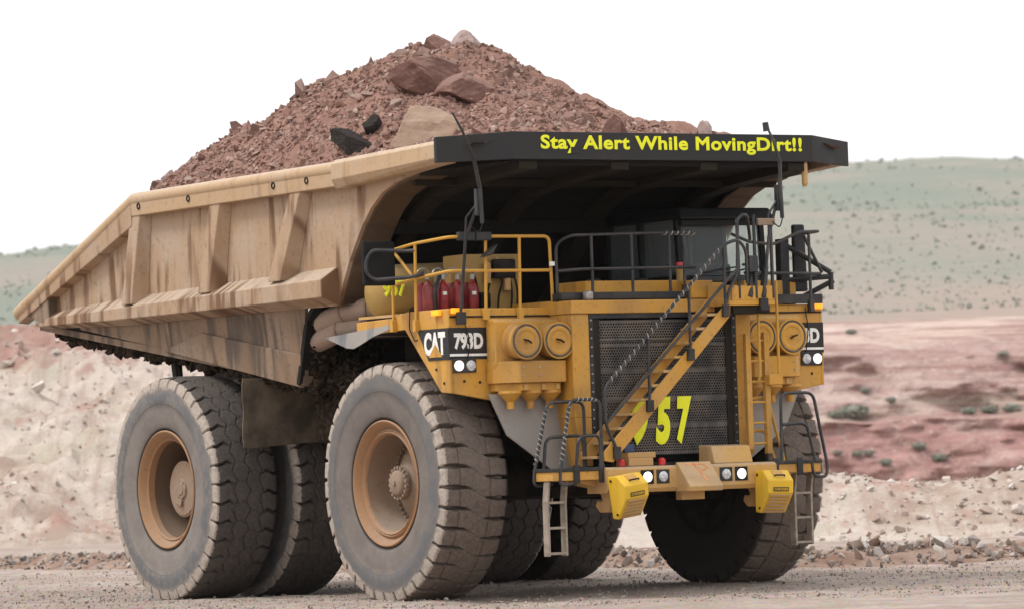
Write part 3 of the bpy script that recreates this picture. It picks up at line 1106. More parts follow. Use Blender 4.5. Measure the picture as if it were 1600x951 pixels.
# chassis -----------------------------------------------------------
fr = MB()
for s in (-1, 1):
    fr.box(-9.2, 2.05, s * .72, s * 1.02, 1.95, 2.65)
fr.box(2.1, 2.5, -1.02, 1.02, 1.45, 1.88).box(-3.0, -2.6, -.72, .72, 2.0, 2.6).box(-9.2, -8.9, -.72, .72, 2.0, 2.6)
chassis = fr.build('chassis_frame', 'frame', truck, 0.02)
MB().box(-.2, 2.05, -.95, .95, 1.55, 4.0).build('engine', 'frame', chassis, 0.03)
MB().cyl((0, -2.3, 1.72), (0, 2.3, 1.72), .33, 20).build('front_axle', 'frame', chassis, smooth=True)
ra = MB().lathe([(-2.6, .48), (-1.2, .52), (-.85, .72), (-.5, .95), (.5, .95), (.85, .72), (1.2, .52), (2.6, .48)], (-5.905, 0, 1.72), (0, 1, 0), 28, True)
ra.build('rear_axle', 'frame', chassis, smooth=True)
for s in (-1, 1):
    MB().lathe([(0, .30), (.9, .30), (.92, .24), (2.2, .24), (2.25, .32), (2.5, .32)], (.15, s * 1.85, 1.35), (-.05, -s * .06, 1), 20, True).build('suspension_cylinder', 'frame', chassis, smooth=True)
    MB().lathe([(0, .20), (1.7, .20), (1.75, .26), (2.6, .26)], (-4.5, s * 1.1, 1.8), (-.25, 0, 1), 16, True).build('hoist_cylinder', 'frame', chassis, smooth=True)
    MB().tube([(-.4, s * 2.2, 1.45), (-1.2, s * .9, 1.5), (-2.4, s * .6, 1.9)], .16, 10).build('suspension_arm', 'frame', chassis, smooth=True)
    MB().box(-3.3, -1.55, s * 1.25, s * 2.55, 2.36, 3.12).build('side_tank', 'mud', chassis, 0.05)
    MB().box(-1.5, .2, s * 1.2, s * 2.0, 2.9, 4.0).build('wheel_arch_wall', 'frame', chassis, 0.03)
    # flap in front of the rear duals, slightly wavy
    fl = MB()
    rings = []
    for k in range(13):
        z = 3.36 - 1.03 * k / 12
        ring = []
        for i in range(9):
            t = i / 8
            ff = -3.86 + .025 * math.sin(3 * t + k * .35) - .05 * (k / 12) ** 2
            ring.append((ff, s * (1.70 + 1.76 * t + .015 * math.sin(k * .8)), z + (.03 * math.sin(5 * t) if k == 12 else 0)))
        ring += [(p[0] - .025, p[1], p[2]) for p in reversed(ring)]
        rings.append(ring)
    fl.loft(rings).build('mud_flap', 'flap', truck, smooth=True)
# hub of the frame between axles, transmission, hoses
MB().box(-4.8, -.4, -.62, .62, 1.5, 2.3).build('transmission', 'frame', chassis, 0.06)
MB().cyl((-4.9, 0, 1.75), (-.3, 0, 1.85), .17, 12).build('drive_shaft', 'frame', chassis)

# dump body -----------------------------------------------------------
FC = [(2.10, 6.20), (1.15, 6.12), (.60, 6.03), (.20, 5.90), (-.12, 5.70), (-.38, 5.46), (-.60, 5.20), (-.80, 4.94), (-.98, 4.65), (-1.12, 4.38)]
side_poly = [(-11.30, 4.72), (-7.3, 6.3), (-.8, 6.36), (2.10, 6.46)] + FC + [(-1.18, 4.33), (-10.45, 4.42)]
sh = MB()
for s in (-1, 1):
    sh.prism([(f, s * 3.33, z) for f, z in side_poly], (0, -s * .07, 0))
body = sh.build('dump_body', 'body', truck, 0.0, label='tan dust-caked dump body with streaked ribbed sides')

W = [(-2.50, 3.20), (-2.20, 4.15), (-1.75, 4.50), (-1.40, 4.80), (-1.15, 5.08), (-.85, 5.36), (-.55, 5.60), (-.2, 5.81), (.25, 5.97), (.9, 6.07), (1.6, 6.13), (2.62, 6.20)]


def wsheet(pts, s0f, s1f, th):
    rings = []
    for i, (f, z) in enumerate(pts):
        a = Vector(pts[max(i - 1, 0)])
        b = Vector(pts[min(i + 1, len(pts) - 1)])
        t = (b - a).normalized()
        n = Vector((-t.y, t.x))         # towards the load
        rings.append([(f, s0f(f), z), (f, s1f(f), z), (f + n.x * th, s1f(f), z + n.y * th), (f + n.x * th, s0f(f), z + n.y * th)])
    return rings


hwf = lambda f: 3.255 if f < 2.2 else 3.255 - (f - 2.2) * 1.6
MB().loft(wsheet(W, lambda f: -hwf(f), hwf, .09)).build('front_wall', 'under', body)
for s in (-1, 1):
    MB().loft(wsheet(list(reversed(FC[1:])), lambda f: min(s * 2.78, s * 3.262), lambda f: max(s * 2.78, s * 3.262), -.04)).build('wall_flange', 'flange', body)
for s in (2.35, .78, -.78, -2.35):
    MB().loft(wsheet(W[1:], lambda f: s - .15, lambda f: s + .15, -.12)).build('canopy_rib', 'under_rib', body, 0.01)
for s in (-1, 1):
    liner = list(reversed(FC[1:])) + [(1.6, 6.16), (.9, 6.10), (.25, 6.0), (-.2, 5.84), (-.55, 5.63), (-.85, 5.39), (-1.15, 5.11), (-1.40, 4.83), (-1.75, 4.53), (-1.8, 4.34)]
    MB().prism([(f, s * 3.259, z) for f, z in liner], (0, -s * .006, 0)).build('wall_liner', 'flange', body)
MB().box(.85, .95, -3.2, 3.2, 5.96, 6.06).build('canopy_cross_beam', 'under_rib', body, 0.01)
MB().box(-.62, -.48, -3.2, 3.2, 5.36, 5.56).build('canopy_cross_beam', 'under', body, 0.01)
MB().prism([(-.8, 3.26, 6.36), (2.14, 3.5, 6.48), (2.6, 2.6, 6.52), (2.6, -2.6, 6.52), (2.14, -3.5, 6.48), (-.8, -3.26, 6.36)], (0, 0, -.05)).build('canopy_plate', 'body', body)
# black board round the canopy edge
BP = [(2.22, 3.62), (2.68, 2.62), (2.68, -2.62), (2.22, -3.62)]
bz0, bz1 = (6.19, 6.215, 6.215, 6.19), (6.555, 6.61, 6.61, 6.555)
brd = MB()
rings = []
for k, (f, s) in enumerate(BP):
    o = .07
    rings.append([(f, s, bz0[k]), (f, s, bz1[k]), (f - o, s, bz1[k]), (f - o, s, bz0[k])])
board = brd.loft(rings).build('sign_board', 'board', body, 0.008, label='black board along the canopy edge with yellow lettering')
MB().box(2.55, 2.6, -2.6, 2.6, 6.14, 6.22).build('board_lip', 'under', body)
words = text('lettering', 'Stay Alert While MovingDirt!!', (2.682, 2.165, 6.305), (0, -1, 0), (0, 0, 1), 4.585, .26, 'decal_yellow', body, 0.034, 0.009, space=1.08, label='yellow words Stay Alert While MovingDirt!!')
MB().box(2.682, 2.692, 1.51, 1.66, 6.30, 6.395).build('tape_patch', 'board', body)
for s in (-1, 1):
    m = lambda q: q if s > 0 else q.mirror()
    # square rail with a round cap, straight part then the slope to the tail
    def rail_ring(f, zt, k=1.0):
        return [(f, 3.30, zt - .36), (f, 3.52, zt - .36), (f, 3.53, zt - .12), (f, 3.30, zt - .12)]
    m(MB().loft([rail_ring(-.80, 6.425), rail_ring(-7.22, 6.395)])).build('top_rail', 'body_rail', body, 0.012)
    m(MB().loft([[(-7.222, 3.30, 5.86), (-7.222, 3.525, 5.88), (-7.222, 3.53, 6.275), (-7.222, 3.30, 6.275)], [(-11.40, 3.30, 4.50), (-11.40, 3.50, 4.52), (-11.42, 3.505, 4.68), (-11.42, 3.30, 4.68)]])).build('tail_rail', 'body', body, 0.012)
    m(MB().tube([(-.80, 3.435, 6.325), (-4.2, 3.435, 6.31), (-7.22, 3.435, 6.295), (-11.48, 3.435, 4.69)], .115, 14)).build('rail_cap', 'body_rail', body, smooth=True)
    for f, z in ((-6.95, 6.20), (-5.3, 6.21), (-2.62, 6.225), (-1.62, 6.23)):
        m(MB().lathe([(0, .055), (.012, .055), (.012, .035), (-.005, .03), (-.005, 0)], (f, 3.527, z - .02), (0, 1, 0), 14)).build('rail_hole', 'frame', body)
    # canopy side rail
    m(MB().loft([[(-.82, 3.28, 6.02), (-.82, 3.50, 6.03), (-.82, 3.58, 6.16), (-.82, 3.575, 6.39), (-.82, 3.5, 6.455), (-.82, 3.28, 6.455)],
                 [(2.20, 3.28, 6.19), (2.20, 3.50, 6.19), (2.20, 3.60, 6.26), (2.20, 3.59, 6.46), (2.20, 3.52, 6.52), (2.20, 3.28, 6.52)]])).build('canopy_rail', 'body_rail', body, 0.012)
    # ribs
    for (b0, b1, t0, t1, zb) in ((-7.50, -7.17, -7.30, -6.98, 4.66), (-4.95, -4.62, -4.68, -4.36, 4.72), (-2.76, -2.40, -2.18, -1.88, 4.78)):
        m(MB().hexa([(b0 - .06, 3.33, zb), (b1 + .10, 3.33, zb), (b0, 3.60, zb - .02), (b1, 3.60, zb - .02),
                     (t0 - .06, 3.33, 6.10), (t1 + .10, 3.33, 6.10), (t0, 3.50, 6.08), (t1, 3.50, 6.08)])).build('side_rib', 'body', body, 0.015)
    # sloped ledge along the foot of the side plate
    def led(f, a, b, c, d, o):
        return [(f, 3.30, a), (f, o, b), (f, o, c), (f, 3.30, d)]
    m(MB().loft([led(-1.12, 4.92, 4.72, 4.46, 4.34, 3.62), led(-4.6, 4.86, 4.66, 4.43, 4.33, 3.61), led(-7.9, 4.79, 4.60, 4.42, 4.33, 3.58), led(-10.75, 4.66, 4.56, 4.44, 4.40, 3.46)])).build('side_ledge', 'body', body, 0.012)
    m(MB().hexa([(-11.30, 3.30, 4.68), (-10.3, 3.30, 4.38), (-11.42, 3.47, 4.70), (-10.3, 3.47, 4.42), (-11.35, 3.30, 4.78), (-10.3, 3.30, 5.10), (-11.46, 3.49, 4.79), (-10.3, 3.49, 5.08)])).build('tail_plate', 'belly', body, 0.01)
    # belly panel and its lower strip
    bel = [(-9.6, 4.38, 3.28), (-2.22, 4.38, 3.28), (-2.48, 3.19, 3.17), (-6.8, 3.91, 3.20), (-9.6, 4.34, 3.26)]
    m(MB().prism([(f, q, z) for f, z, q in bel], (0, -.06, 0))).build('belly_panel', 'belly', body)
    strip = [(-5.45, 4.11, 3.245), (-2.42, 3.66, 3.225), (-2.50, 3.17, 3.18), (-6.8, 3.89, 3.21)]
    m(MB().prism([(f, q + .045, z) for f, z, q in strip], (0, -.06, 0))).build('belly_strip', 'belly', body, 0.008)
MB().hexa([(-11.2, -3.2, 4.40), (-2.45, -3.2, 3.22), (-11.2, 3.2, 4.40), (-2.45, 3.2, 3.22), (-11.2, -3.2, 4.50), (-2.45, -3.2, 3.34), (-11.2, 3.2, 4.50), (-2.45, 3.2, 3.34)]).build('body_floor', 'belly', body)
for f in (-10.4, -9.2, -8.0, -6.9, -5.6, -4.4, -3.2):
    z = 3.22 + (-2.45 - f) * (1.18 / 8.75)
    MB().box(f - .14, f + .14, -2.5, 2.5, z - .26, z + .02).build('floor_bolster', 'mud', body, 0.02)
for s in (-1, 1):
    MB().hexa([(-9.5, s * .75, 3.3), (-2.6, s * .75, 2.72), (-9.5, s * 1.05, 3.3), (-2.6, s * 1.05, 2.72), (-9.5, s * .75, 4.2), (-2.6, s * .75, 3.25), (-9.5, s * 1.05, 4.2), (-2.6, s * 1.05, 3.25)]).build('body_sill', 'frame', body)
    MB().tube([(-7.05, s * 2.9, 3.95), (-7.05, s * 2.85, 3.3), (-6.95, s * 2.8, 3.25)], [.10, .09, .06], 8).build('rock_ejector', 'frame', body)
MB().tube([(2.58, -2.53, 6.24), (2.58, -2.53, 5.90), (2.58, -2.53, 5.86)], [.045, .045, .03], 8).build('hanging_bar', 'yellow_dusty', body, label='short tan bar hanging from the board')

# caked mud under the body and on the inner wheel arch
pos, siz = [], []
for i in range(900):
    t = rng.random()
    f = -10.8 + 8.5 * t
    z = 3.24 + (-2.45 - f) * (1.18 / 8.75) - .04
    pos.append((f, -(3.10 - abs(rng.normal(0, .3))), z - .05 * abs(math.sin(f * 2.3)) + rng.normal(0, .04)))
    siz.append(rng.uniform(.03, .15))
for i in range(500):
    pos.append((rng.uniform(-2.9, -1.5), -rng.uniform(2.3, 2.75), 3.1 + rng.normal(.12, .12)))
    siz.append(rng.uniform(.03, .11))
for i in range(500):
    z = rng.uniform(3.3, 4.3)
    pos.append((-2.5 + (z - 3.2) * .3 + .04 + rng.normal(0, .03), -rng.uniform(1.8, 3.15), z))
    siz.append(rng.uniform(.02, .09))
mud = rock_mass('caked_mud', np.array(pos), np.array(siz), MAT['mud'], body)
mud['kind'] = 'stuff'

# fenders and decks -----------------------------------------------------------
def fender(s):
    m = lambda q: q if s > 0 else q.mirror()
    fe = MB()
    fe.prism([(f, 3.29, z) for f, z in ((-.70, 4.06), (-.70, 3.86), (.66, 3.90), (1.60, 2.97), (1.86, 2.95), (1.86, 4.15), (.70, 4.15), (.30, 4.08))], (0, -.05, 0))
    fe.prism([(1.86, a, z) for a, z in ((3.24, 2.95), (2.62, 2.84), (1.56, 2.98), (1.56, 4.15), (3.24, 4.15))], (-.05, 0, 0))
    lab = 'yellow right fender with model sign, below the fire bottles' if s > 0 else 'yellow left fender under the far mirror'
    fd = m(fe).build('fender', 'yellow', truck, 0.012, label=lab)
    m(MB().box(-.70, 1.84, 1.40, 3.25, 4.10, 4.14)).build('deck', 'yellow_dusty', fd)
    m(MB().box(-.55, 1.7, 1.45, 3.2, 3.86, 4.09)).build('deck_underside', 'frame', fd)
    # sign
    m(MB().prism([(f, 3.295, z) for f, z in ((1.02, 3.88), (1.86, 3.88), (1.86, 3.43), (1.30, 3.43))], (0, .006, 0))).build('sign_plate', 'board', fd)
    m(MB().box(1.861, 1.868, 2.63, 3.296, 3.43, 3.88)).build('sign_plate', 'board', fd)
    if s > 0:
        text('lettering', 'CAT', (1.20, 3.3015, 3.50), (1, 0, 0), (0, 0, 1), .58, .335, 'decal_white', fd, 0.055, .006)
        MB().prism([(f, 3.3065, z) for f, z in ((1.33, 3.475), (1.69, 3.475), (1.51, 3.665))], (0, .004, 0)).build('emblem_triangle', 'yellow', fd)
        text('lettering', '793D', (1.8685, 3.215, 3.57), (0, -1, 0), (0, 0, 1), .49, .235, 'decal_white', fd, 0.05, .006)
        MB().box(1.8685, 1.872, 2.635, 3.29, 3.475, 3.51).build('sign_stripe', 'decal_white', fd)
    else:
        text('lettering', '793D', (1.8685, -2.69, 3.57), (0, -1, 0), (0, 0, 1), .53, .23, 'decal_white', fd, 0.05, .004)
        MB().box(1.8685, 1.872, -3.29, -2.635, 3.475, 3.51).build('sign_stripe', 'decal_white', fd)
        text('lettering', 'CAT', (1.76, -3.3015, 3.505), (-1, 0, 0), (0, 0, 1), .52, .31, 'decal_white', fd, 0.045, .004)
    # pair of lamps in a dark frame, the outer one lit
    m(MB().box(1.861, 1.885, 2.86, 3.25, 3.24, 3.44)).build('lamp_frame', 'black', fd, 0.006)
    for a, mt in ((3.155, 'lamp_lit'), (2.955, 'lamp_off')):
        m(MB().lathe([(0, .074), (.016, .074), (.026, .055), (.03, 0)], (1.885, a, 3.34), (1, 0, 0), 18)).build('headlight', mt, fd, smooth=True)
    m(MB().box(1.87, 1.93, 3.08, 3.26, 4.075, 4.155)).build('marker_light', 'amber', fd, 0.012)
    if s > 0:
        MB().box(1.50, 1.70, 3.30, 3.36, 4.06, 4.14).build('marker_light', 'amber', fd, 0.012)
    m(MB().box(1.861, 1.875, 1.56, 3.27, 4.02, 4.045)).build('deck_seam', 'frame', fd)
    # grey splash guard between wheel and radiator
    m(MB().prism([(2.0, a, z) for a, z in ((2.74, 2.92), (2.45, 2.33), (2.0, 2.02), (1.66, 1.79), (1.36, 1.79), (1.30, 2.95))], (-.04, 0, 0))).build('splash_guard', 'guard', fd, 0.008)
    for f, z in ((1.70, 3.10), (1.5, 3.3)):
        m(MB().lathe([(0, .02), (.012, .02), (.012, 0)], (f, 3.292, z), (0, 1, 0), 8)).build('bolt', 'frame', fd)
    for a, z in ((3.06, 3.12), (2.8, 3.1)):
        m(MB().lathe([(0, .02), (.012, .02), (.012, 0)], (1.861, a, z), (1, 0, 0), 8)).build('bolt', 'frame', fd)
    return fd


fender_r, fender_l = fender(1), fender(-1)
# light grey apron under the right deck edge, drooping behind the tyre
ap = [(-1.62, 3.88), (.40, 4.0), (.42, 3.955), (-.20, 3.84), (-.55, 3.735), (-.75, 3.685), (-.95, 3.70)]
MB().prism([(f, 3.30 + .10 * (3.95 - z), z) for f, z in ap], (0, -.012, 0)).build('fender_flap', 'guard', truck, label='pale grey apron over the nearest front tyre')
MB().hexa([(-1.6, 2.1, 3.84), (.40, 2.1, 3.96), (-1.6, 3.29, 3.86), (.40, 3.29, 3.97), (-1.6, 2.1, 3.86), (.40, 2.1, 3.98), (-1.6, 3.29, 3.88), (.40, 3.29, 3.99)]).build('fender_shelf', 'frame', truck)


# air cleaners -----------------------------------------------------------
def cleaner(s):
    m = lambda q: q if s > 0 else q.mirror()
    c = MB().prism([(f, 2.68, z) for f, z in ((1.88, 3.32), (2.12, 3.32), (2.12, 3.95), (2.05, 3.99), (1.88, 3.99))], (0, -1.10, 0))
    ac = m(c).build('air_cleaner', 'yellow', truck, 0.015, label='yellow twin-drum air cleaner on the right fender' if s > 0 else 'yellow twin-drum air cleaner behind the upright ladder')
    for a in (2.33, 1.78):
        dr = m(MB().lathe([(-.30, .255), (.0, .255), (.005, .262), (.03, .262), (.03, .24)], (2.38, a, 3.66), (1, 0, 0), 40)).build('drum', 'yellow', ac, smooth=True)
        m(MB().lathe([(.028, .236), (.038, .23), (.03, .205)], (2.38, a, 3.66), (1, 0, 0), 40)).build('rubber_ring', 'seal', ac, smooth=True)
        m(MB().lathe([(.03, .208), (.035, .20), (.032, .15), (.020, .135), (.020, .03), (.06, .028), (.06, 0)], (2.38, a, 3.66), (1, 0, 0), 40)).build('drum_cover', 'yellow', ac, smooth=True)
        m(MB().tube([(2.44, a - .06, 3.63), (2.45, a, 3.665), (2.44, a + .07, 3.68)], .014, 6)).build('wing_nut', 'frame', ac)
    m(MB().prism([(f, a, 3.07) for f, a in ((1.88, 2.70), (2.06, 2.70), (2.36, 2.42), (2.36, 1.66), (2.24, 1.56), (1.88, 1.56))], (0, 0, .31))).build('cleaner_box', 'yellow', ac, 0.012)
    m(MB().prism([(f, a, 2.96) for f, a in ((1.88, 2.64), (2.02, 2.64), (2.28, 2.38), (2.28, 1.72), (2.2, 1.64), (1.88, 1.64))], (0, 0, .108))).build('cleaner_base', 'yellow', ac, 0.008)
    for a in (2.46, 2.12, 1.80):
        m(MB().lathe([(0, .17), (-.04, .175), (-.06, .15), (-.15, .07), (-.16, .055), (-.26, .055), (-.26, 0)], (2.12, a, 2.965), (0, 0, 1), 24)).build('dust_cup', 'yellow', ac, smooth=True)
    for a in (2.3, 2.0, 1.76):
        m(MB().box(2.285, 2.30, a - .03, a + .03, 2.97, 3.05)).build('clip', 'yellow_dusty', ac)
    for a, z in ((2.1, 3.17), (2.1, 3.29), (2.38, 3.17), (2.38, 3.29)):
        m(MB().lathe([(0, .014), (.012, .014), (.012, 0)], (2.36, a, z), (1, 0, 0), 8)).build('bolt', 'steel', ac)


cleaner(1)
cleaner(-1)

# radiator -----------------------------------------------------------
rad = MB()
rad.box(1.7, 2.44, 1.29, 1.58, 2.55, 4.03).box(1.7, 2.44, -1.55, -1.29, 1.95, 4.03)
rad.hexa([(1.9, 1.29, 1.85), (2.44, 1.29, 1.85), (1.9, 1.40, 1.85), (2.44, 1.42, 1.85), (1.7, 1.29, 2.549), (2.44, 1.29, 2.549), (1.7, 1.58, 2.549), (2.44, 1.58, 2.549)])
rad.box(1.7, 2.47, -1.62, 1.60, 4.032, 4.22)
radiator = rad.build('radiator_guard', 'yellow', truck, 0.012, label='black perforated radiator guard in a yellow frame, numbered 957')
MB().box(2.1, 2.30, -1.285, 1.285, 1.90, 4.03).build('radiator_core', 'core', radiator)
# honeycomb-punched panel
pit = 0.044
hole = .60
gv, gf = [], []
row_h_ = pit * .866
nr = int(1.98 / row_h_)
skip = {0, nr - 1, 10, 20, 21, 31, 41}
for r in range(nr):
    z = 1.99 + (r + .5) * row_h_
    n_ = int(2.44 / pit)
    for c in range(n_):
        a = -1.22 + (c + .5 + (.25 if r % 2 else -.25)) * pit
        o = len(gv)
        fo = 2.405 + .004 * math.sin(r * .7)
        out = [(fo, a + pit / math.sqrt(3) * math.sin(math.pi / 3 * k), z + pit / math.sqrt(3) * math.cos(math.pi / 3 * k)) for k in range(6)]
        gv += out
        if r in skip:
            gf.append(tuple(o + k for k in range(6)))
            continue
        gv += [(fo - .004, a + (x[1] - a) * hole, z + (x[2] - z) * hole) for x in out]
        gf += [(o + k, o + (k + 1) % 6, o + 6 + (k + 1) % 6, o + 6 + k) for k in range(6)]
g = MB()
g.v, g.f = gv, gf
gp = g.build('perforated_panel', 'grille', radiator)
gp['kind'] = 'stuff'
for z in (2.42, 2.80, 3.22, 3.66):
    MB().box(2.408, 2.417, -1.24, 1.24, z - .014, z + .014).build('panel_seam', 'grille', radiator)
for s in (-1, 1):
    MB().box(2.402, 2.43, s * 1.21, s * 1.285, 1.95, 4.03).build('panel_edge', 'black', radiator)
    MB().box(2.398, 2.425, s * 1.10, s * 1.208, 1.98, 4.0).build('panel_margin', 'under_rib', radiator)
MB().box(2.405, 2.44, -1.285, 1.285, 3.965, 4.03).build('panel_edge', 'black', radiator)
for s in (-1, 1):
    for k in range(16):
        MB().lathe([(0, .014), (.012, .014), (.012, 0)], (2.43, s * 1.25, 2.02 + k * .128), (1, 0, 0), 6).build('bolt', 'steel', radiator)
for ch, a in (('9', .585), ('5', .19), ('7', -.18)):
    text('number_digit', ch, (2.424, a, 2.13), (0, -1, 0), (0, 0, 1), .28, .69, 'decal_yellow', radiator, 0.06, .012, .14)
# tank and covers above the radiator
hood = MB().box(.3, 2.2, -1.55, 1.55, 4.10, 4.24).build('hood_deck', 'yellow', truck, 0.012)
MB().box(1.2, 1.96, -.62, 1.0, 4.24, 4.52).build('header_tank', 'yellow', hood, 0.015)
for a in (.62, -.22):
    MB().lathe([(0, .10), (.035, .10), (.05, .07), (.05, 0)], (1.6, a, 4.52), (0, 0, 1), 16).build('filler_cap', 'frame', hood, smooth=True)
MB().box(2.05, 2.26, -.56, 1.62, 4.24, 4.345).build('kick_strip', 'black', hood, 0.01)
MB().box(1.75, 2.3, -1.0, -.62, 4.24, 4.50).build('step_box', 'yellow', hood, 0.012)
MB().box(2.25, 2.40, 1.15, 1.27, 4.22, 4.36).build('horn', 'steel', hood, 0.04)

# bumper -----------------------------------------------------------
bump = MB().prism([(f, 1.49, z) for f, z in ((2.55, 1.46), (3.06, 1.46), (3.10, 1.52), (3.10, 1.80), (3.04, 1.83), (2.55, 1.83))], (0, -2.95, 0)).build('bumper', 'yellow_dusty', truck, 0.012, label='dusty yellow front bumper with four round lamps')
for a, mt in ((.82, 'lamp_lit'), (.55, 'lamp_off'), (-.55, 'lamp_off'), (-.82, 'lamp_lit')):
    MB().box(3.101, 3.112, a - .11, a + .11, 1.575, 1.775).build('lamp_frame', 'black' if mt == 'lamp_off' else 'frame', bump, 0.004)
    MB().lathe([(0, .074), (.012, .074), (.018, .066), (.028, .05), (.032, 0)], (3.112, a, 1.675), (1, 0, 0), 20).build('headlight', mt, bump, smooth=True)
MB().prism([(f, .30, z) for f, z in ((3.06, 1.86), (3.10, 1.87), (3.42, 1.52), (3.40, 1.45), (3.05, 1.45))], (0, -.58, 0)).build('nose_plate', 'yellow_dusty', bump, 0.01)
def on_nose(t, a, h=.004):
    return (3.10 + .32 * t + h * .74, a, 1.87 - .35 * t + h * .67)


for run in ([(.10, .16), (.10, .0), (.12, -.14)], [(.10, .03), (.35, 0.0), (.62, -.03), (.80, -.06)], [(.12, -.13), (.26, -.17), (.34, -.10), (.38, .0)]):
    mb = MB()
    rings = []
    for k, (t, a) in enumerate(run):
        q = run[min(k + 1, len(run) - 1)], run[max(k - 1, 0)]
        dt, da = q[0][0] - q[1][0], (q[0][1] - q[1][1]) / .58
        L = math.hypot(dt, da) or 1
        wt, wa = -da / L * .026, dt / L * .026 * .58
        rings.append([on_nose(t + wt, a + wa), on_nose(t - wt, a - wa), on_nose(t - wt, a - wa, .001), on_nose(t + wt, a + wa, .001)])
    mb.loft(rings).build('spray_mark', 'orange_mark', bump)
MB().box(2.9, 3.06, -.2, .2, 1.33, 1.459).build('tow_block', 'yellow_dusty', bump, 0.01)
MB().prism([(f, -.42, z) for f, z in ((2.62, 1.833), (3.02, 1.833), (2.94, 2.08), (2.62, 2.10))], (0, -.68, 0)).build('battery_box', 'yellow_dusty', bump, 0.015)
for s in (1, -1):
    m = lambda q: q if s > 0 else q.mirror()
    hk = MB()
    pts = [(2.45, 1.55), (2.95, 1.50), (2.95, 1.28), (2.86, 1.19), (2.66, 1.19), (2.56, 1.28), (2.60, 1.36), (2.70, 1.34), (2.74, 1.36), (2.70, 1.44)]
    hk.prism([(f, 1.36, z) for f, z in pts], (0, -.14, 0))
    m(hk).build('tow_hook', 'yellow_dusty', bump, 0.012)
# lamp cluster and red beacons behind the bumper at the foot of the stairs
MB().box(2.62, 2.95, .60, 1.02, 1.835, 1.95).box(2.66, 2.9, .52, 1.0, 1.95, 2.03).build('valve_block', 'yellow_dusty', bump, 0.01)
for a in (1.12, .42):
    MB().lathe([(0, .055), (.07, .055), (.10, .03), (.10, 0)], (2.9, a, 1.84), (0, 0, 1), 14).build('beacon', 'red_glass', bump, smooth=True)
MB().box(2.78, 2.86, .86, 1.02, 2.035, 2.15).build('sensor', 'blue_lens', bump, 0.01)


def pipes(name, runs, r, mat, parent, n=8, smooth=True):
    mb = MB()
    for p in runs:
        mb.tube(p, r, n)
    return mb.build(name, mat, parent, smooth=smooth)


def taped(parent, p0, p1, r, pitch=.075, gap=0.0):
    """pale tape wound round a rail"""
    a, b = Vector(p0), Vector(p1)
    d = (b - a)
    L = d.length
    d.normalize()
    ref = Vector((0, 0, 1)) if abs(d.z) < .9 else Vector((1, 0, 0))
    u = d.cross(ref).normalized()
    w = d.cross(u)
    k = int(L / pitch * 8)
    path = []
    for i in range(k + 1):
        t = i / 8 * 2 * math.pi
        path.append(a + d * (L * i / k) + (u * math.cos(t) + w * math.sin(t)) * (r + .003))
    MB().tube(path, .007, 4).build('grip_tape', 'tape', parent)


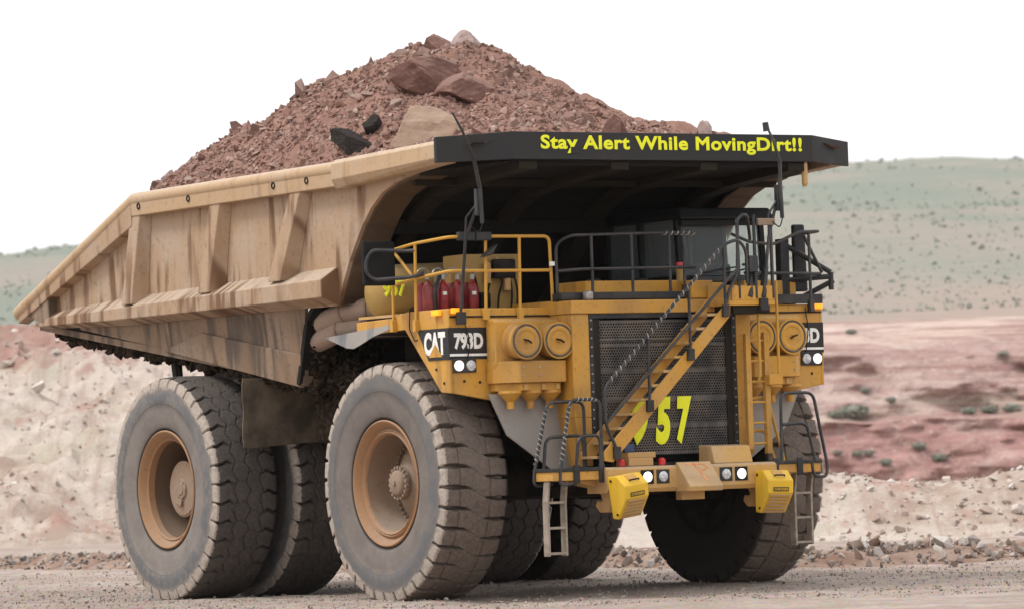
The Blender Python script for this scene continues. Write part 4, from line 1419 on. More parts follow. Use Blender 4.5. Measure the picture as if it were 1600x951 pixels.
# access platforms, ladders and their loops -----------------------------------------------------------
def platform(s):
    m = lambda q: q if s > 0 else q.mirror()
    sg = s
    pl = m(MB().box(2.50, 2.98, 1.50, 2.34, 1.66, 1.79)).build('access_platform', 'yellow', truck, 0.01, label='yellow step platform at the foot of the stairs' if s > 0 else 'yellow step platform at the foot of the upright ladder')
    m(MB().box(2.48, 3.0, 1.48, 2.36, 1.791, 1.84)).build('tread_plate', 'black', pl, 0.006)
    m(MB().hexa([(2.4, 1.2, 1.50), (2.75, 1.2, 1.50), (2.5, 1.9, 1.64), (2.9, 1.9, 1.64), (2.4, 1.2, 1.655), (2.75, 1.2, 1.655), (2.5, 1.9, 1.655), (2.9, 1.9, 1.655)])).build('bracket', 'yellow_dusty', pl)
    for a in (1.52, 1.95):
        m(MB().box(2.985, 3.01, a - .05, a + .05, 1.62, 1.88)).build('rail_clamp', 'black', pl, 0.006)
    lad = empty('boarding_ladder', (0, 0, 0), truck)
    lad['label'] = 'dusty steel boarding ladder hanging below the ' + ('right' if s > 0 else 'left') + ' step platform'
    for a in (1.99, 2.32):
        m(MB().prism([(f, a, z) for f, z in ((2.70, 1.655), (2.83, 1.655), (2.78, 1.36), (2.78, .60), (2.65, .60), (2.65, 1.37))], (0, -.035 if a > 2.1 else .035, 0))).build('stringer', 'ladder', lad, 0.006)
    for z in (.64, 1.00, 1.36):
        m(MB().box(2.655, 2.775, 1.99, 2.32, z - .02, z + .015)).build('rung', 'ladder', lad, 0.005)
    lp = empty('hand_loop', (0, 0, 0), truck)
    if s > 0:
        loops = [(2.98, [(1.95, 1.62), (2.22, 1.60), (2.22, 1.75), (2.02, 2.80), (1.50, 2.80), (1.50, 1.80)]),
                 (2.52, [(2.05, 1.62), (2.36, 1.60), (2.36, 1.75), (2.10, 2.78), (1.48, 2.78), (1.48, 1.80)]),
                 (2.99, [(1.95, 1.82), (1.90, 2.28), (1.53, 2.30), (1.53, 1.82)]), (2.53, [(2.20, 1.82), (2.15, 2.28), (1.51, 2.30), (1.51, 1.82)])]
        mats = ['pipe'] * 4
    else:
        loops = [(2.98, [(1.64, 1.80), (1.66, 2.82), (2.24, 2.82), (2.46, 1.75), (2.44, 1.58), (2.2, 1.60), (2.18, 1.8)]),
                 (2.52, [(1.35, 2.74), (1.75, 2.78), (2.02, 1.82)]),
                 (2.99, [(1.66, 2.36), (2.10, 2.38), (2.24, 1.82)]), (2.53, [(1.36, 2.28), (1.68, 2.30), (1.85, 1.82)])]
        mats = ['pipe', 'rail_yellow', 'pipe', 'rail_yellow']
    for (f, pts), mt in zip(loops, mats):
        m(MB().tube(fillet([(f, a, z) for a, z in pts], .13), .024, 8)).build('loop_pipe', mt, lp, smooth=True)
    if s > 0:
        taped(lp, (2.98, 2.19, 1.9), (2.98, 2.03, 2.7), .025)
        taped(lp, (2.52, 2.33, 1.9), (2.52, 2.12, 2.68), .025)
        taped(lp, (2.98, 1.92, 2.80), (2.98, 1.58, 2.80), .025)


platform(1)
platform(-1)

# stairs across the radiator -----------------------------------------------------------
stairs = empty('stairway', (0, 0, 0), truck)
stairs['label'] = 'yellow diagonal stairs crossing the front of the radiator guard'
for f, d in ((2.97, 0), (2.53, .10)):
    MB().prism([(f, 1.45 + d, 1.92), (f, 1.30 + d, 1.90), (f, -.82 + d, 3.95), (f, -.83 + d, 4.20), (f, 1.45 + d, 2.05)], (-.035, 0, 0)).build('stringer', 'yellow', stairs, 0.006)
for k in range(11):
    a, z = 1.46 - .2 * k, 1.975 + .2 * k
    MB().box(2.532, 2.933, a - .10, a + .10, z - .02, z + .02).build('tread', 'yellow_dusty', stairs, 0.005)
MB().box(2.30, 2.98, -1.62, -.80, 4.10, 4.17).box(2.935, 2.975, -1.62, -.86, 4.171, 4.38).box(2.32, 2.36, -1.62, -.88, 4.171, 4.42).build('landing', 'yellow', stairs, 0.008)
MB().box(2.46, 2.94, -1.55, -.9, 3.99, 4.098).build('landing_beam', 'under_rib', stairs)
hr = empty('stair_handrail', (0, 0, 0), truck)
HF = 3.0
lo, hi = (HF, 1.43, 2.96), (HF, -.72, 4.98)
MB().tube(fillet([(HF, 1.26, 2.02), (HF, 1.28, 2.14), (HF, 1.43, 2.42), lo, hi, (HF, -.98, 5.06), (HF, -1.12, 4.9), (HF, -1.12, 4.42)], .12), .024, 8).build('top_rail', 'pipe', hr, smooth=True)
MB().tube([(HF, 1.43, 2.44), (HF, -.80, 4.50), (HF, -.95, 4.62)], .024, 8).build('mid_rail', 'pipe', hr, smooth=True)
taped(hr, (HF, 1.35, 3.035), (HF, -.66, 4.92), .025, .11)
for a, zb, zt in ((.66, 2.66, 3.68), (-.08, 3.38, 4.38), (-.72, 4.0, 4.92)):
    MB().tube([(HF, a, zb), (HF, a, zt)], .022, 8).build('post', 'pipe', hr, smooth=True)
    MB().box(2.972, 3.03, a - .055, a + .055, zb - .06, zb + .11).build('post_bracket', 'black', hr, 0.006)
MB().box(2.972, 3.03, 1.20, 1.31, 1.94, 2.12).build('post_bracket', 'black', hr, 0.006)
MB().tube(fillet([(HF, -.70, 3.98), (HF, -.78, 4.30), (HF, -.95, 4.55), (HF, -.98, 5.25)], .1), .024, 8).build('post', 'pipe', hr, smooth=True)
for a in (-1.0, -1.3, -1.6):
    MB().tube([(2.96, a, 4.2), (2.96, a, 5.42 - .2 * abs(a + 1.3))], .026, 8).build('post', 'pipe', hr, smooth=True)
MB().tube(fillet([(2.96, -.98, 5.3), (2.96, -1.1, 5.42), (2.8, -1.3, 5.42), (2.3, -1.7, 5.1)], .1), .024, 8).build('top_rail', 'pipe', hr, smooth=True)
for a in (-1.18, -1.42):
    MB().tube([(2.96, a, 4.22), (2.9, a - .08, 4.50), (2.85, a - .14, 4.66)], .05, 8).build('hose', 'black', hr, smooth=True)
MB().box(2.94, 3.0, -1.33, -1.17, 4.58, 4.82).build('control_box', 'pipe', hr, 0.01)
MB().box(2.94, 3.0, -1.66, -1.36, 5.26, 5.36).build('cable_box', 'hub', hr, 0.01)

# upright ladder -----------------------------------------------------------
vl = empty('upright_ladder', (0, 0, 0), truck)
vl['label'] = 'yellow upright ladder beside the radiator guard on the cab side'
for a, z0, z1 in ((-1.33, 2.02, 3.70), (-1.66, 1.95, 3.72)):
    MB().box(2.60, 2.68, a - .045, a + .045, z0, z1).build('stringer', 'yellow', vl, 0.006)
for k in range(6):
    z = 2.10 + k * .30
    MB().tube([(2.64, -1.36, z), (2.64, -1.63, z)], .018, 8).build('rung', 'rail_yellow', vl, smooth=True)
for a, zb, zt in ((-1.48, 3.0, 4.15), (-1.82, 2.95, 4.45)):
    MB().tube(fillet([(2.7, a, zb), (2.74, a, zb + .1), (2.74, a, zt)], .05), .022, 8).build('grab_rail', 'rail_yellow', vl, smooth=True)
MB().box(2.62, 2.78, -1.86, -1.62, 2.95, 3.10).build('bracket', 'yellow', vl, 0.008)


# guard rails on the decks -----------------------------------------------------------
def rail_set(name, label, runs, posts, mat, r=.024):
    e = empty(name, (0, 0, 0), truck)
    e['label'] = label
    for k, p in enumerate(runs):
        MB().tube(fillet(p, .1), r, 8).build('rail', mat, e, smooth=True)
    for b, t in posts:
        MB().tube([b, t], r * .95, 8).build('post', mat, e, smooth=True)
        MB().box(b[0] - .035, b[0] + .045, b[1] - .035, b[1] + .045, b[2] - .12, b[2] + .05).build('post_foot', mat, e, 0.006)
    return e


g1 = rail_set('guard_rail', 'yellow guard rail round the deck with the fire bottles',
              [[(.40, 3.30, 5.06), (1.05, 3.31, 5.12), (1.90, 3.27, 5.16), (1.92, 2.6, 5.17), (1.92, 1.58, 5.17), (1.92, 1.55, 4.2)],
               [(.40, 3.30, 4.55), (1.05, 3.31, 4.62), (1.90, 3.27, 4.68), (1.92, 1.57, 4.68)],
               [(.41, 3.28, 5.03), (.95, 3.29, 4.63)]],
              [((.40, 3.32, 4.0), (.40, 3.30, 5.06)), ((1.03, 3.32, 3.98), (1.05, 3.31, 5.12)), ((1.90, 2.68, 4.10), (1.92, 2.66, 5.17)), ((1.90, 2.10, 4.10), (1.92, 2.09, 5.17))], 'rail_yellow')
for p in ((1.93, 3.0, 5.17), (1.93, 2.72, 5.17)):
    MB().box(p[0] - .05, p[0] + .05, p[1] - .13, p[1] + .13, p[2] - .06, p[2] + .06).build('clamp', 'black', g1, 0.01)
MB().hexa([(1.9, 2.78, 4.86), (2.05, 2.78, 4.86), (1.9, 2.62, 4.9), (2.05, 2.62, 4.9), (1.9, 2.62, 5.0), (2.05, 2.62, 5.0), (1.9, 2.52, 5.06), (2.05, 2.52, 5.06)]).build('work_lamp', 'black', g1, 0.02)
MB().box(1.96, 1.99, 1.50, 1.62, 4.74, 4.80).build('tag', 'decal_white', g1)
g2 = rail_set('guard_rail', 'black guard rail above the radiator guard',
              [[(2.0, 1.52, 4.15), (2.0, 1.52, 5.05), (2.1, 1.35, 5.17), (2.15, 0, 5.20), (2.15, -.80, 5.20)],
               [(2.0, 1.52, 4.66), (2.15, 1.2, 4.68), (2.15, -.80, 4.70)]],
              [((2.14, 1.0, 4.30), (2.14, 1.0, 5.18)), ((2.14, .30, 4.30), (2.14, .30, 5.20)), ((2.14, -.36, 4.30), (2.14, -.36, 5.20)), ((2.14, -.62, 4.4), (2.14, -.62, 5.2))], 'pipe')
taped(g2, (2.15, -.25, 5.20), (2.15, -.80, 5.20), .025, .10)
MB().box(1.95, 2.05, 1.46, 1.58, 4.1, 4.34).build('post_foot', 'black', g2, 0.01)
g3 = rail_set('guard_rail', 'black guard rail and gate on the cab-side deck',
              [[(1.90, -1.65, 5.20), (1.92, -1.95, 5.08), (1.92, -2.4, 5.04), (1.92, -2.85, 5.22), (1.90, -3.28, 5.24), (1.3, -3.28, 5.22)],
               [(1.92, -1.85, 4.62), (1.92, -3.28, 4.60), (1.5, -3.30, 4.58)],
               [(1.92, -2.95, 5.18), (1.88, -3.30, 4.62)]],
              [((1.92, -1.92, 4.15), (1.92, -1.92, 5.06)), ((1.92, -3.05, 4.16), (1.92, -3.05, 5.2))], 'pipe')
MB().tube([(1.92, -2.05, 4.45), (1.88, -2.12, 4.74), (1.8, -1.9, 4.75)], .02, 6).build('rail', 'pipe', g3, smooth=True)
MB().box(1.86, 1.92, -3.27, -1.85, 4.16, 4.30).build('kick_strip', 'black', g3, 0.008)

# cab -----------------------------------------------------------
CF, CB, CA, CE = 1.32, -.75, -1.10, -2.70        # front, back, right and left side
cb = MB().box(CB, CF, CE, CA, 4.22, 4.62)
cb.box(CB, CB + .08, CE, CA, 4.62, 5.46)
for f in (CF - .09, .25, CB + .1):
    for a in (CA - .09, CE):
        cb.hexa([(f, a, 4.62), (f + .09, a, 4.62), (f, a + .09, 4.62), (f + .09, a + .09, 4.62), (f - .05, a, 5.47), (f + .04, a, 5.47), (f - .05, a + .09, 5.47), (f + .04, a + .09, 5.47)])
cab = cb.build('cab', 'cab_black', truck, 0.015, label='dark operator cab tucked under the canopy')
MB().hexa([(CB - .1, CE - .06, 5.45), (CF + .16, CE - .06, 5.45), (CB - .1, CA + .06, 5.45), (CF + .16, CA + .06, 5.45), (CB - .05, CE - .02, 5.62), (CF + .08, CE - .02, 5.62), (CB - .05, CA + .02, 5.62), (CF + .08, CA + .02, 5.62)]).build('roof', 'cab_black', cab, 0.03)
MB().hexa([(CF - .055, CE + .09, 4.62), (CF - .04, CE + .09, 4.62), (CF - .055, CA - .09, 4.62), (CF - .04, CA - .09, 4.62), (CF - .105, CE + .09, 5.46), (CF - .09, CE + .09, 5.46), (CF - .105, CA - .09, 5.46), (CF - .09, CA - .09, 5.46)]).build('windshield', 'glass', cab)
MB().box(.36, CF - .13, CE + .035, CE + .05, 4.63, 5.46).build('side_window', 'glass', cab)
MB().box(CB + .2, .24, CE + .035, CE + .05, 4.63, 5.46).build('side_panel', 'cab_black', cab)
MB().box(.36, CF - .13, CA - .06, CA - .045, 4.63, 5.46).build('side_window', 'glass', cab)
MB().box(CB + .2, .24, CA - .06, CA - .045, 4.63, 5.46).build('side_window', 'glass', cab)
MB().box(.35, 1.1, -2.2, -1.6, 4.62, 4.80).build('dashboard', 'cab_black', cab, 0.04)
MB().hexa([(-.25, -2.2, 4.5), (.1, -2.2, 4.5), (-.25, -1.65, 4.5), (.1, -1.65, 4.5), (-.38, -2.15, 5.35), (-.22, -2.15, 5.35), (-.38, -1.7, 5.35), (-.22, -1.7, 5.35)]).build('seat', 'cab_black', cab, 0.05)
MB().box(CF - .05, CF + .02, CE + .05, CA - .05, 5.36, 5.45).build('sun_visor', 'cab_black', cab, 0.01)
for a in (-1.9, -1.45):
    MB().tube([(CF + .01, a, 4.64), (CF - .0, a - .35, 4.70), (CF - .02, a - .7, 4.74)], .013, 6).build('wiper', 'frame', cab)
MB().box(.95, 1.62, -1.72, -.92, 4.16, 4.50).build('cab_box', 'yellow', cab, 0.012)
MB().box(.9, 1.62, -3.0, -2.05, 4.16, 4.52).build('cab_box', 'yellow', cab, 0.012)
MB().box(CF + .0, CF + .07, -2.5, -1.3, 4.52, 4.60).build('cab_lip', 'pipe', cab, 0.01)
MB().lathe([(0, .05), (.22, .05), (.22, .06), (.30, .06), (.30, 0)], (1.75, -.80, 4.44), (0, 0, 1), 12).build('beacon', 'tank', cab, smooth=True)
MB().lathe([(0, .062), (.05, .055), (.06, 0)], (1.75, -.80, 4.741), (0, 0, 1), 12).build('beacon_cap', 'red_glass', cab, smooth=True)


# mirrors, aerials -----------------------------------------------------------
mir = MB().box(.52, .58, 3.36, 3.90, 4.54, 5.18).build('mirror', 'cab_black', truck, 0.05, label='large black rear-view mirror above the nearest front tyre')
MB().box(.512, .518, 3.41, 3.85, 4.59, 5.13).build('mirror_glass', 'mirror', mir)
MB().tube(fillet([(1.05, 3.31, 5.02), (.9, 3.4, 5.02), (.66, 3.80, 5.05), (.62, 3.88, 4.9), (.62, 3.88, 4.72), (.66, 3.78, 4.62), (1.05, 3.36, 4.64), (1.3, 3.34, 4.68)], .12), .027, 8).build('mirror_bracket', 'pipe', mir, smooth=True)
mir2 = MB().hexa([(1.52, -3.25, 4.35), (1.60, -3.25, 4.35), (1.50, -3.02, 4.35), (1.58, -3.02, 4.35), (1.52, -3.22, 5.36), (1.60, -3.22, 5.36), (1.50, -3.02, 5.36), (1.58, -3.02, 5.36)]).build('mirror', 'black', truck, 0.03, label='tall black rear-view mirror on the cab-side deck')
MB().box(1.49, 1.497, -3.2, -3.05, 4.4, 5.3).build('mirror_glass', 'mirror', mir2)
MB().box(1.48, 1.62, -2.90, -2.74, 4.15, 5.14).build('mirror_post', 'black', mir2, 0.01)
for p in ([(1.55, -2.82, 5.08), (1.9, -3.45, 4.62)], [(1.9, -3.45, 4.62), (1.9, -3.45, 4.36)], [(1.55, -3.0, 4.2), (1.9, -3.5, 4.5)], [(1.55, -2.82, 4.52), (1.9, -3.45, 4.56)]):
    MB().tube(p, .04, 8).build('mirror_bracket', 'black', mir2, smooth=True)


def antenna(base, mid, clamp, tip, label, knob):
    e = empty('antenna', (0, 0, 0), truck)
    e['label'] = label
    B, Mi, Cl, Ti = Vector(base), Vector(mid), Vector(clamp), Vector(tip)
    MB().tube([B, Mi, Cl + Vector((-.03, .03, -.12))], .024, 8).build('mast', 'pipe', e, smooth=True)
    MB().tube([Mi, Mi.lerp(Cl, .5) + Vector((0, .09, .04)), Cl], .018, 8).build('mast', 'pipe', e, smooth=True)
    MB().box(Cl.x - .03, Cl.x + .05, Cl.y - .05, Cl.y + .05, Cl.z - .19, Cl.z + .19).build('clamp_plate', 'pipe', e, 0.008)
    v = Ti - Cl
    o = Vector((.06, 0, 0))
    MB().tube([Cl + o + Vector((0, -.02, -.30)), Cl + o + Vector((0, 0, .2)), Cl + o + v * .45 + Vector((.03, -.07, .02)), Cl + o + v * .78 + Vector((.02, -.03, 0)), Ti], [.03, .032, .030, .020, .014], 8).build('whip', 'pipe', e, smooth=True)
    if knob:
        MB().tube([Ti - v * .10, Ti + v * .02], [.05, .042], 10).build('tip_cap', 'pipe', e, smooth=True)
    MB().tube(fillet([Cl + Vector((.05, -.03, -.3)), Cl + Vector((.06, .03, -.45)), Cl + Vector((.06, .16, -.35))], .08), .01, 6).build('cable', 'frame', e)
    MB().box(B.x - .02, B.x + .05, B.y - .07, B.y + .07, B.z - .10, B.z + .08).build('base_plate', 'black', e, 0.008)
    return e


antenna((1.93, 3.13, 4.02), (2.12, 3.12, 5.13), (2.42, 3.08, 5.62), (2.95, 3.79, 6.84), 'black whip aerial crossing the near end of the canopy board', False)
antenna((2.98, -1.40, 4.12), (2.98, -1.55, 5.10), (2.98, -1.74, 5.66), (2.98, -1.56, 6.74), 'black whip aerial in front of the last word on the board', True)

# deck machinery: fire bottles, tank, ducts, valve group -----------------------------------------------------------
for k, (f, a) in enumerate(((.92, 3.04), (.92, 2.78), (.92, 2.53), (.92, 2.28))):
    lab = ('fire bottle nearest the rear mirror', 'second fire bottle from the rear mirror', 'third fire bottle from the rear mirror', 'fire bottle nearest the radiator')[k]
    b = MB().lathe([(0, .075), (.02, .085), (.32, .085), (.40, .055), (.43, .028), (.46, .028), (.46, 0)], (f, a, 4.145), (0, 0, 1), 18).build('fire_bottle', 'red', truck, smooth=True, label='red ' + lab)
    MB().lathe([(0, .035), (.07, .03), (.08, .015), (.08, 0)], (f, a, 4.605), (0, 0, 1), 10).build('valve', 'steel', b)
    if k in (1, 3):
        MB().box(f + .06, f + .087, a - .01, a + .05, 4.38, 4.43).build('paper_label', 'decal_white', b, 0.002)
    MB().tube(arc((f - .02, a + .06, 4.66), (0, 1, 0), (0, 0, 1), .11, -10, 190, 10), .011, 6).build('hose', 'steel', b, smooth=True)
    MB().lathe([(0, .07), (.36, .07), (.42, .04), (.42, 0)], (f - .15, a + .02, 4.145), (0, 0, 1), 14).build('small_bottle', 'red', b, smooth=True)
tank = MB().lathe([(-.02, 0), (0, .16), (.06, .30), (.16, .38), (.28, .41), (1.5, .41), (1.62, .38), (1.7, .28), (1.74, 0)], (-.40, 3.22, 4.47), (.06, -1, .03), 28).build('air_tank', 'tank', truck, smooth=True, label='ochre air tank marked 957 behind the fire bottles')
text('number_digits', '957', (-.06, 3.20, 4.40), (.42, -.9, 0), (0, 0, 1), .34, .24, 'decal_yellow', tank, 0.06, .02)
MB().box(-.6, -.3, 2.85, 3.1, 4.04, 4.12).build('tank_foot', 'tank', tank, 0.01)
for z, r0 in ((4.24, .17), (3.98, .155)):
    d = 0 if z > 4.1 else -.15
    P_ = [(-2.15 + d, 3.02, z - .15), (-1.98 + d, 3.02, z - .10), (-1.42 + d, 3.02, z + .02), (-.95 + d, 2.92, z + .03), (-.3 + d, 2.3, z + .02)]
    dct = MB().tube(P_, [r0 * .93, r0 * 1.03, r0, r0, r0], 18).build('exhaust_duct', 'duct', truck, label='brown segmented exhaust duct, ' + ('upper' if z > 4.1 else 'lower') + ' of the pair', smooth=True)
    for q in (2, 3):
        a_, b_ = Vector(P_[q]), (Vector(P_[q + 1]) - Vector(P_[q - 1])).normalized() * .02
        MB().tube([a_ - b_, a_ + b_], r0 * 1.07, 18).build('duct_band', 'hub', dct, smooth=True)
mg = MB().box(.15, .75, 1.35, 2.30, 4.15, 4.98).box(.2, .7, 2.32, 2.5, 4.15, 4.7).build('valve_group', 'tank', truck, 0.02, label='ochre hydraulic valve group behind the yellow guard rail')
for a, z, r0, h in ((1.95, 4.55, .055, .28), (1.62, 4.45, .06, .3), (1.78, 4.75, .04, .15)):
    MB().lathe([(0, r0), (h, r0), (h + .03, r0 * .6), (h + .03, 0)], (.82, a, z), (0, 0, 1), 12).build('canister', 'yellow_dusty', mg, smooth=True)
MB().box(.76, .90, 1.50, 1.86, 4.62, 4.90).build('valve_body', 'frame', mg, 0.03)
MB().box(.76, .86, 1.92, 2.1, 4.2, 4.42).build('valve_body', 'frame', mg, 0.03)
for i, (a0, a1, z1) in enumerate(((1.45, 1.50, 4.7), (1.55, 1.58, 4.66), (1.78, 1.72, 4.66), (1.98, 1.9, 4.8), (2.12, 2.2, 4.75))):
    MB().tube(fillet([(.80, a0, 4.15), (.84, a0, 4.4), (.86, a1, z1 - .1), (.80, a1, z1)], .12), .018, 6).build('hydraulic_hose', 'frame', mg, smooth=True)
for f, a, z0, z1 in ((.95, 2.95, 4.1, 4.75), (-.1, 2.7, 4.1, 4.6)):
    MB().tube(fillet([(f, a, z0), (f + .05, a + .05, (z0 + z1) / 2), (f - .1, a - .2, z1)], .15), .04, 8).build('engine_hose', 'pipe', truck, smooth=True)
MB().box(-.6, .1, 1.5, 2.6, 4.15, 4.45).build('deck_box', 'tank', truck, 0.02)
# stray cable along the fender
MB().tube(fillet([(1.90, 3.12, 4.05), (1.90, 3.0, 3.85), (1.89, 2.96, 3.6), (1.89, 3.02, 3.42)], .1), .009, 5).build('cable', 'frame', fender_r)
MB().tube(fillet([(.85, 3.31, 4.2), (.84, 3.32, 3.9), (.98, 3.32, 3.72), (1.05, 3.32, 3.74)], .05), .010, 5).build('cable', 'frame', fender_r)
MB().tube(fillet([(1.90, -2.95, 4.1), (1.90, -3.0, 3.8), (1.89, -2.95, 3.44)], .1), .009, 5).build('cable', 'frame', fender_l)


# ------------------------------------------------------------------ wheel chocks hung on the bumper
TRUCK_M = Matrix.Translation((0.8606, 66.851, 0)) @ Matrix.Rotation(TH - math.pi / 2, 4, 'Z')


def tw(f, s, z):
    return TRUCK_M @ Vector((f, -s, z))


def chock(f, s, z, rz, tilt, label):
    e = empty('wheel_chock', (0, 0, 0), flip=False)
    e.matrix_world = TRUCK_M @ Matrix.Translation((f, -s, z)) @ Matrix.Rotation(rz, 4, 'Z') @ Matrix.Rotation(tilt, 4, 'X')
    tag(e, label, 'wheel chock', 'wheel chocks hung on the bumper')
    w = .22
    prof = [(-.16, .30), (.06, .31), (.21, .16), (.20, -.02), (-.02, -.31), (-.14, -.30)]
    MB().prism([(a, w, b) for a, b in prof], (0, -2 * w, 0)).build('block', 'chock_yellow', e, 0.02)
    # ribs on the lower face
    p0, p1 = Vector((.20, 0, -.02)), Vector((-.02, 0, -.31))
    nrm = Vector((.29, 0, -.22)).normalized()
    for k in range(6):
        c = p0.lerp(p1, (k + .7) / 6.4) + nrm * .006
        d = (p1 - p0).normalized() * .014
        MB().hexa([(*(c - d).xz, 0)][:0] or [((c - d).x, -w + .05, (c - d).z), ((c + d).x, -w + .05, (c + d).z), ((c - d).x, w - .05, (c - d).z), ((c + d).x, w - .05, (c + d).z),
                   ((c - d + nrm * .016).x, -w + .05, (c - d + nrm * .016).z), ((c + d + nrm * .016).x, -w + .05, (c + d + nrm * .016).z), ((c - d + nrm * .016).x, w - .05, (c - d + nrm * .016).z), ((c + d + nrm * .016).x, w - .05, (c + d + nrm * .016).z)]).build('rib', 'yellow_dusty', e)
    # handle bar and recess on the sloping face
    MB().tube([(.165, .09, .225), (.19, .07, .235), (.19, -.07, .235), (.165, -.09, .225)], .012, 8).build('handle', 'frame', e, smooth=True)
    MB().hexa([(.075, -.09, .300), (.135, -.09, .240), (.075, .09, .300), (.135, .09, .240), (.079, -.09, .304), (.139, -.09, .244), (.079, .09, .304), (.139, .09, .244)]).build('recess', 'yellow', e)
    MB().hexa([(.2115, -.13, .06), (.2075, -.13, .0), (.2115, .13, .06), (.2075, .13, .0), (.2165, -.13, .06), (.2125, -.13, .0), (.2165, .13, .06), (.2125, .13, .0)]).build('name_plate', 'black', e)
    text('lettering', 'CHECKERS', (.2135, .118, .012), (0, -1, 0), (.06, 0, 1), .236, .036, 'chock_yellow', e, 0.03, .004)
    for a, b in ((-.08, .24), (-.02, -.24)):
        MB().lathe([(0, .02), (.01, .02), (.01, 0)], (a, w, b), (0, 1, 0), 8).build('bolt', 'frame', e)
    MB().tube([(-.20, .10, .22), (-.06, .10, .22)], .03, 8).build('hanger_pin', 'hub', e, smooth=True)
    return e


chock(3.27, 1.27, 1.42, .12, .12, 'yellow wheel chock hanging from the bumper end by the stairs')
chock(3.24, -1.28, 1.40, -.05, -.03, 'yellow wheel chock hanging from the bumper end by the upright ladder')

# ------------------------------------------------------------------ the load
RF = np.array([-11.6, -10.6, -9.2, -7.6, -6.6, -5.6, -4.6, -3.4, -2.5, -1.9, -1.0, -.2, .5, 1.4, 2.3, 2.6])
RZ = np.array([4.7, 6.0, 7.0, 7.66, 8.02, 8.28, 8.40, 8.46, 8.42, 8.05, 7.62, 7.22, 6.98, 6.72, 6.56, 6.5])


def heap_z(f, s):
    ridge = np.interp(f, RF, RZ)
    edge = np.interp(f, [-11.6, -7.3, -.8, 2.6], [4.60, 6.36, 6.36, 6.44])
    t = np.clip(np.abs(s) / 3.26, 0, 1)
    lump = 0.34 * fbm(f * .55 + 4, s * .55, 5, .55) + 0.13 * fbm(f * 2.3, s * 2.3, 4, .6)
    z = ridge + (edge - ridge) * np.power(t, 1.5)
    return z + lump * (1 - t ** 6)


fs = np.linspace(-11.5, 2.55, 240)
ss = np.linspace(-3.26, 3.26, 130)
Fg, Sg = np.meshgrid(fs, ss)
me = grid_mesh('ore_heap', Fg, -Sg, heap_z(Fg, Sg), MAT['ore_fine'])
at = me.attributes.new('tint', 'FLOAT', 'POINT')
at.data.foreach_set('value', np.zeros(len(me.vertices), dtype=np.float32))
heap = link('ore_heap', me, smooth=True)
heap.matrix_world = TRUCK_M
tag(heap, 'tall heap of reddish brown broken ore filling the dump body', 'ore heap', kind='stuff')

n = 30000
f = rng.uniform(-11.2, 2.3, n)
s = rng.uniform(-1.2, 3.22, n)
sz = np.clip(rng.lognormal(-3.75, 0.6, n), 0.010, 0.11)
z = heap_z(f, s) + sz * .05
rub = rock_mass('ore_rubble', np.stack([f, -s, z], 1), sz, MAT['ore'])
rub.matrix_world = TRUCK_M
tag(rub, 'small broken ore pieces covering the heap in the dump body', 'ore rubble', kind='stuff')

for i in range(260):
    f = rng.uniform(-10.5, 2.0)
    s = rng.uniform(-.6, 3.1)
    if rng.random() < .25 and f > -7:
        s = rng.normal(0, .35)
    r = float(np.clip(rng.lognormal(-2.15, .40), .07, .30))
    o = rock_obj('ore_rock', tw(f, s, float(heap_z(np.array(f), np.array(s))) - r * .15), r, 'ore_rock', (1, .9, .8))
    big = 'fist-like small' if r < .10 else 'middling' if r < .15 else 'large'
    big = {'fist-like small': 'small', 'middling': 'mid-sized', 'large': 'large'}[big]
    where = ('on the rear tail of the load' if f < -7.3 else 'on the front slope of the load above the board' if f > -.6 else
             'along the body rail at the foot of the load' if s > 2.3 else 'near the summit of the load' if f > -5 and s < .9 else 'on the long rear slope of the load' if f < -4.4 else 'midway up the near face of the load')
    tag(o, big + ' reddish ore lump ' + where, 'rock', big + ' ore lumps ' + where)


def boulder(fv, s, size, mat, label, tm, rot=None, scale=(1, .85, .75), lift=.0):
    """large single stone resting on the heap, fv along the body and s across it"""
    # broken stone: a ball cut by random planes, then roughened
    bm = bmesh.new()
    bmesh.ops.create_icosphere(bm, subdivisions=4, radius=1.0)
    r = np.random.default_rng(900 + tm)
    co = np.array([v.co[:] for v in bm.verts])
    for k in range(11):
        nrm = r.normal(size=3)
        nrm /= np.linalg.norm(nrm)
        h = r.uniform(.45, .80)
        ov = np.clip(co @ nrm - h, 0, None)
        co = co - ov[:, None] * nrm[None, :]
    co = co * (1 + .10 * fbm(co[:, :1] * 2.3 + tm, co[:, 1:2] * 2.3 + co[:, 2:] * 1.7, 4) + .05 * fbm(co[:, :1] * 7 + tm, co[:, 1:2] * 7 + co[:, 2:] * 5, 3)) * 1.35
    for v, c in zip(bm.verts, co):
        v.co = c
    me = bpy.data.meshes.new('boulder')
    bm.to_mesh(me)
    bm.free()
    me.shade_flat()
    me.materials.append(MAT[mat])
    o = bpy.data.objects.new('boulder', me)
    COL.objects.link(o)
    zz = float(heap_z(np.array(fv), np.array(s)))
    o.location = tw(fv, s, zz + lift)
    o.rotation_euler = rot or tuple(np.random.default_rng(tm).random(3) * 6)
    o.scale = tuple(size * c for c in scale)
    tag(o, label, 'boulder')
    return o


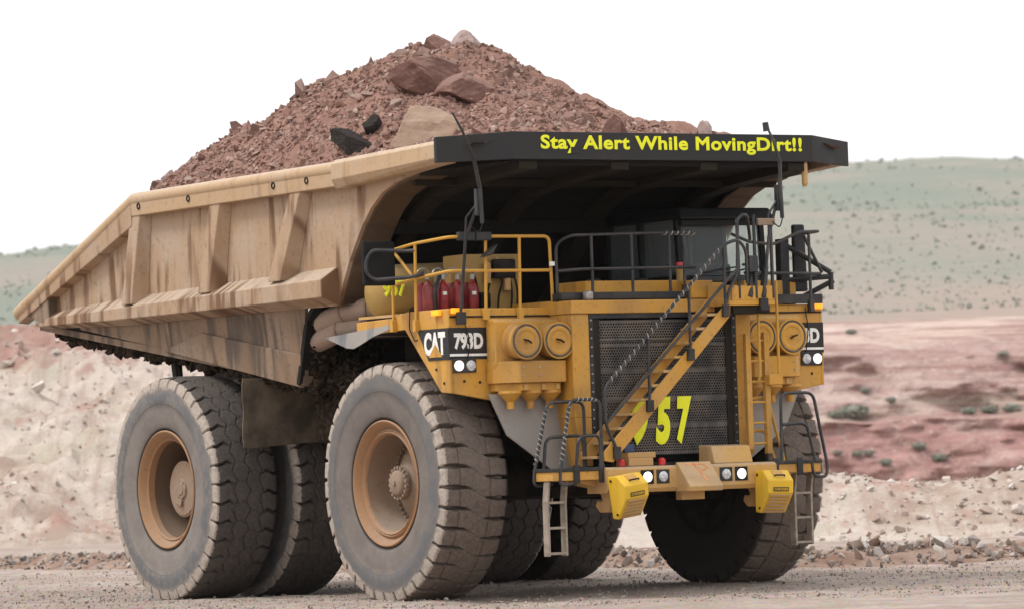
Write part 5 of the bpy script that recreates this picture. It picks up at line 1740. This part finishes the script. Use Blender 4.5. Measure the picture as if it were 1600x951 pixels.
boulder(-2.83, -.1, .22, 'ore_pink', 'pale pinkish boulder perched on the very top of the load', 1, rot=(.3, .5, .9), lift=.04)
boulder(-3.14, .15, .27, 'ore_red', 'dark red boulder on the summit left of the pale one', 2, scale=(1.1, 1, .8), rot=(.5, .2, .3), lift=-.10)
boulder(-1.93, 1.0, .50, 'ore_red', 'big dark red boulder high on the face of the load', 3, scale=(1.25, .8, .6), rot=(.2, .3, .4), lift=.08)
boulder(-1.4, .75, .42, 'ore_red', 'big brownish boulder right beside the high dark red one', 4, scale=(1.2, .9, .6), rot=(.1, -.2, 1.0), lift=.05)
boulder(-0.02, 2.45, .50, 'ore_tan', 'large tan-faced boulder just above the body rail', 5, scale=(1.0, .8, .72), rot=(.4, .1, .5), lift=.05)
boulder(-1.54, 2.75, .30, 'ore_black', 'long black rock lying near the body rail', 6, rot=(.2, .3, -.6), scale=(1.35, .7, .5), lift=.08)
boulder(-1.59, 2.4, .15, 'ore_black', 'small black rock beside the long black one', 7, lift=.06)
boulder(-8.34, 2.2, .16, 'ore_pink', 'pale rock on the rear end of the load silhouette', 8, lift=.10)
boulder(2.31, .6, .18, 'ore_red', 'dark rock at the front foot of the load by the board', 9, scale=(1.4, .9, .6), lift=.06)
boulder(0.48, .2, .20, 'ore_red', 'reddish rock on the front slope of the load', 12, scale=(1.2, .9, .7), lift=-.05)
b = boulder(1.84, -1.2, .15, 'ore_pink', 'pale rock peeping over the lettered board', 10, scale=(1.2, .8, .5), lift=.05)
b.location = tw(2.2, -1.05, 6.62)
boulder(-6.62, .7, .18, 'ore_red', 'dark rock on the skyline of the rear slope of the load', 11, lift=.02)

# ------------------------------------------------------------------ haze
hz = MB().box(-5950, 5950, -5950, 5950, -2.0, 320.0)
hzo = hz.build('haze', 'black')
hm = bpy.data.materials.new('thin_dusty_air')
hm.use_nodes = True
hm.node_tree.nodes.clear()
ho = hm.node_tree.nodes.new("ShaderNodeOutputMaterial")
hv = hm.node_tree.nodes.new("ShaderNodeVolumePrincipled")
hv.inputs["Color"].default_value = (0.97, 0.96, 0.95, 1)
hv.inputs["Density"].default_value = 0.00005
hv.inputs["Anisotropy"].default_value = 0.0
hm.node_tree.links.new(hv.outputs[0], ho.inputs["Volume"])
hzo.data.materials.clear()
hzo.data.materials.append(hm)
tag(hzo, 'thin dusty haze over the mine', 'haze', kind='stuff')
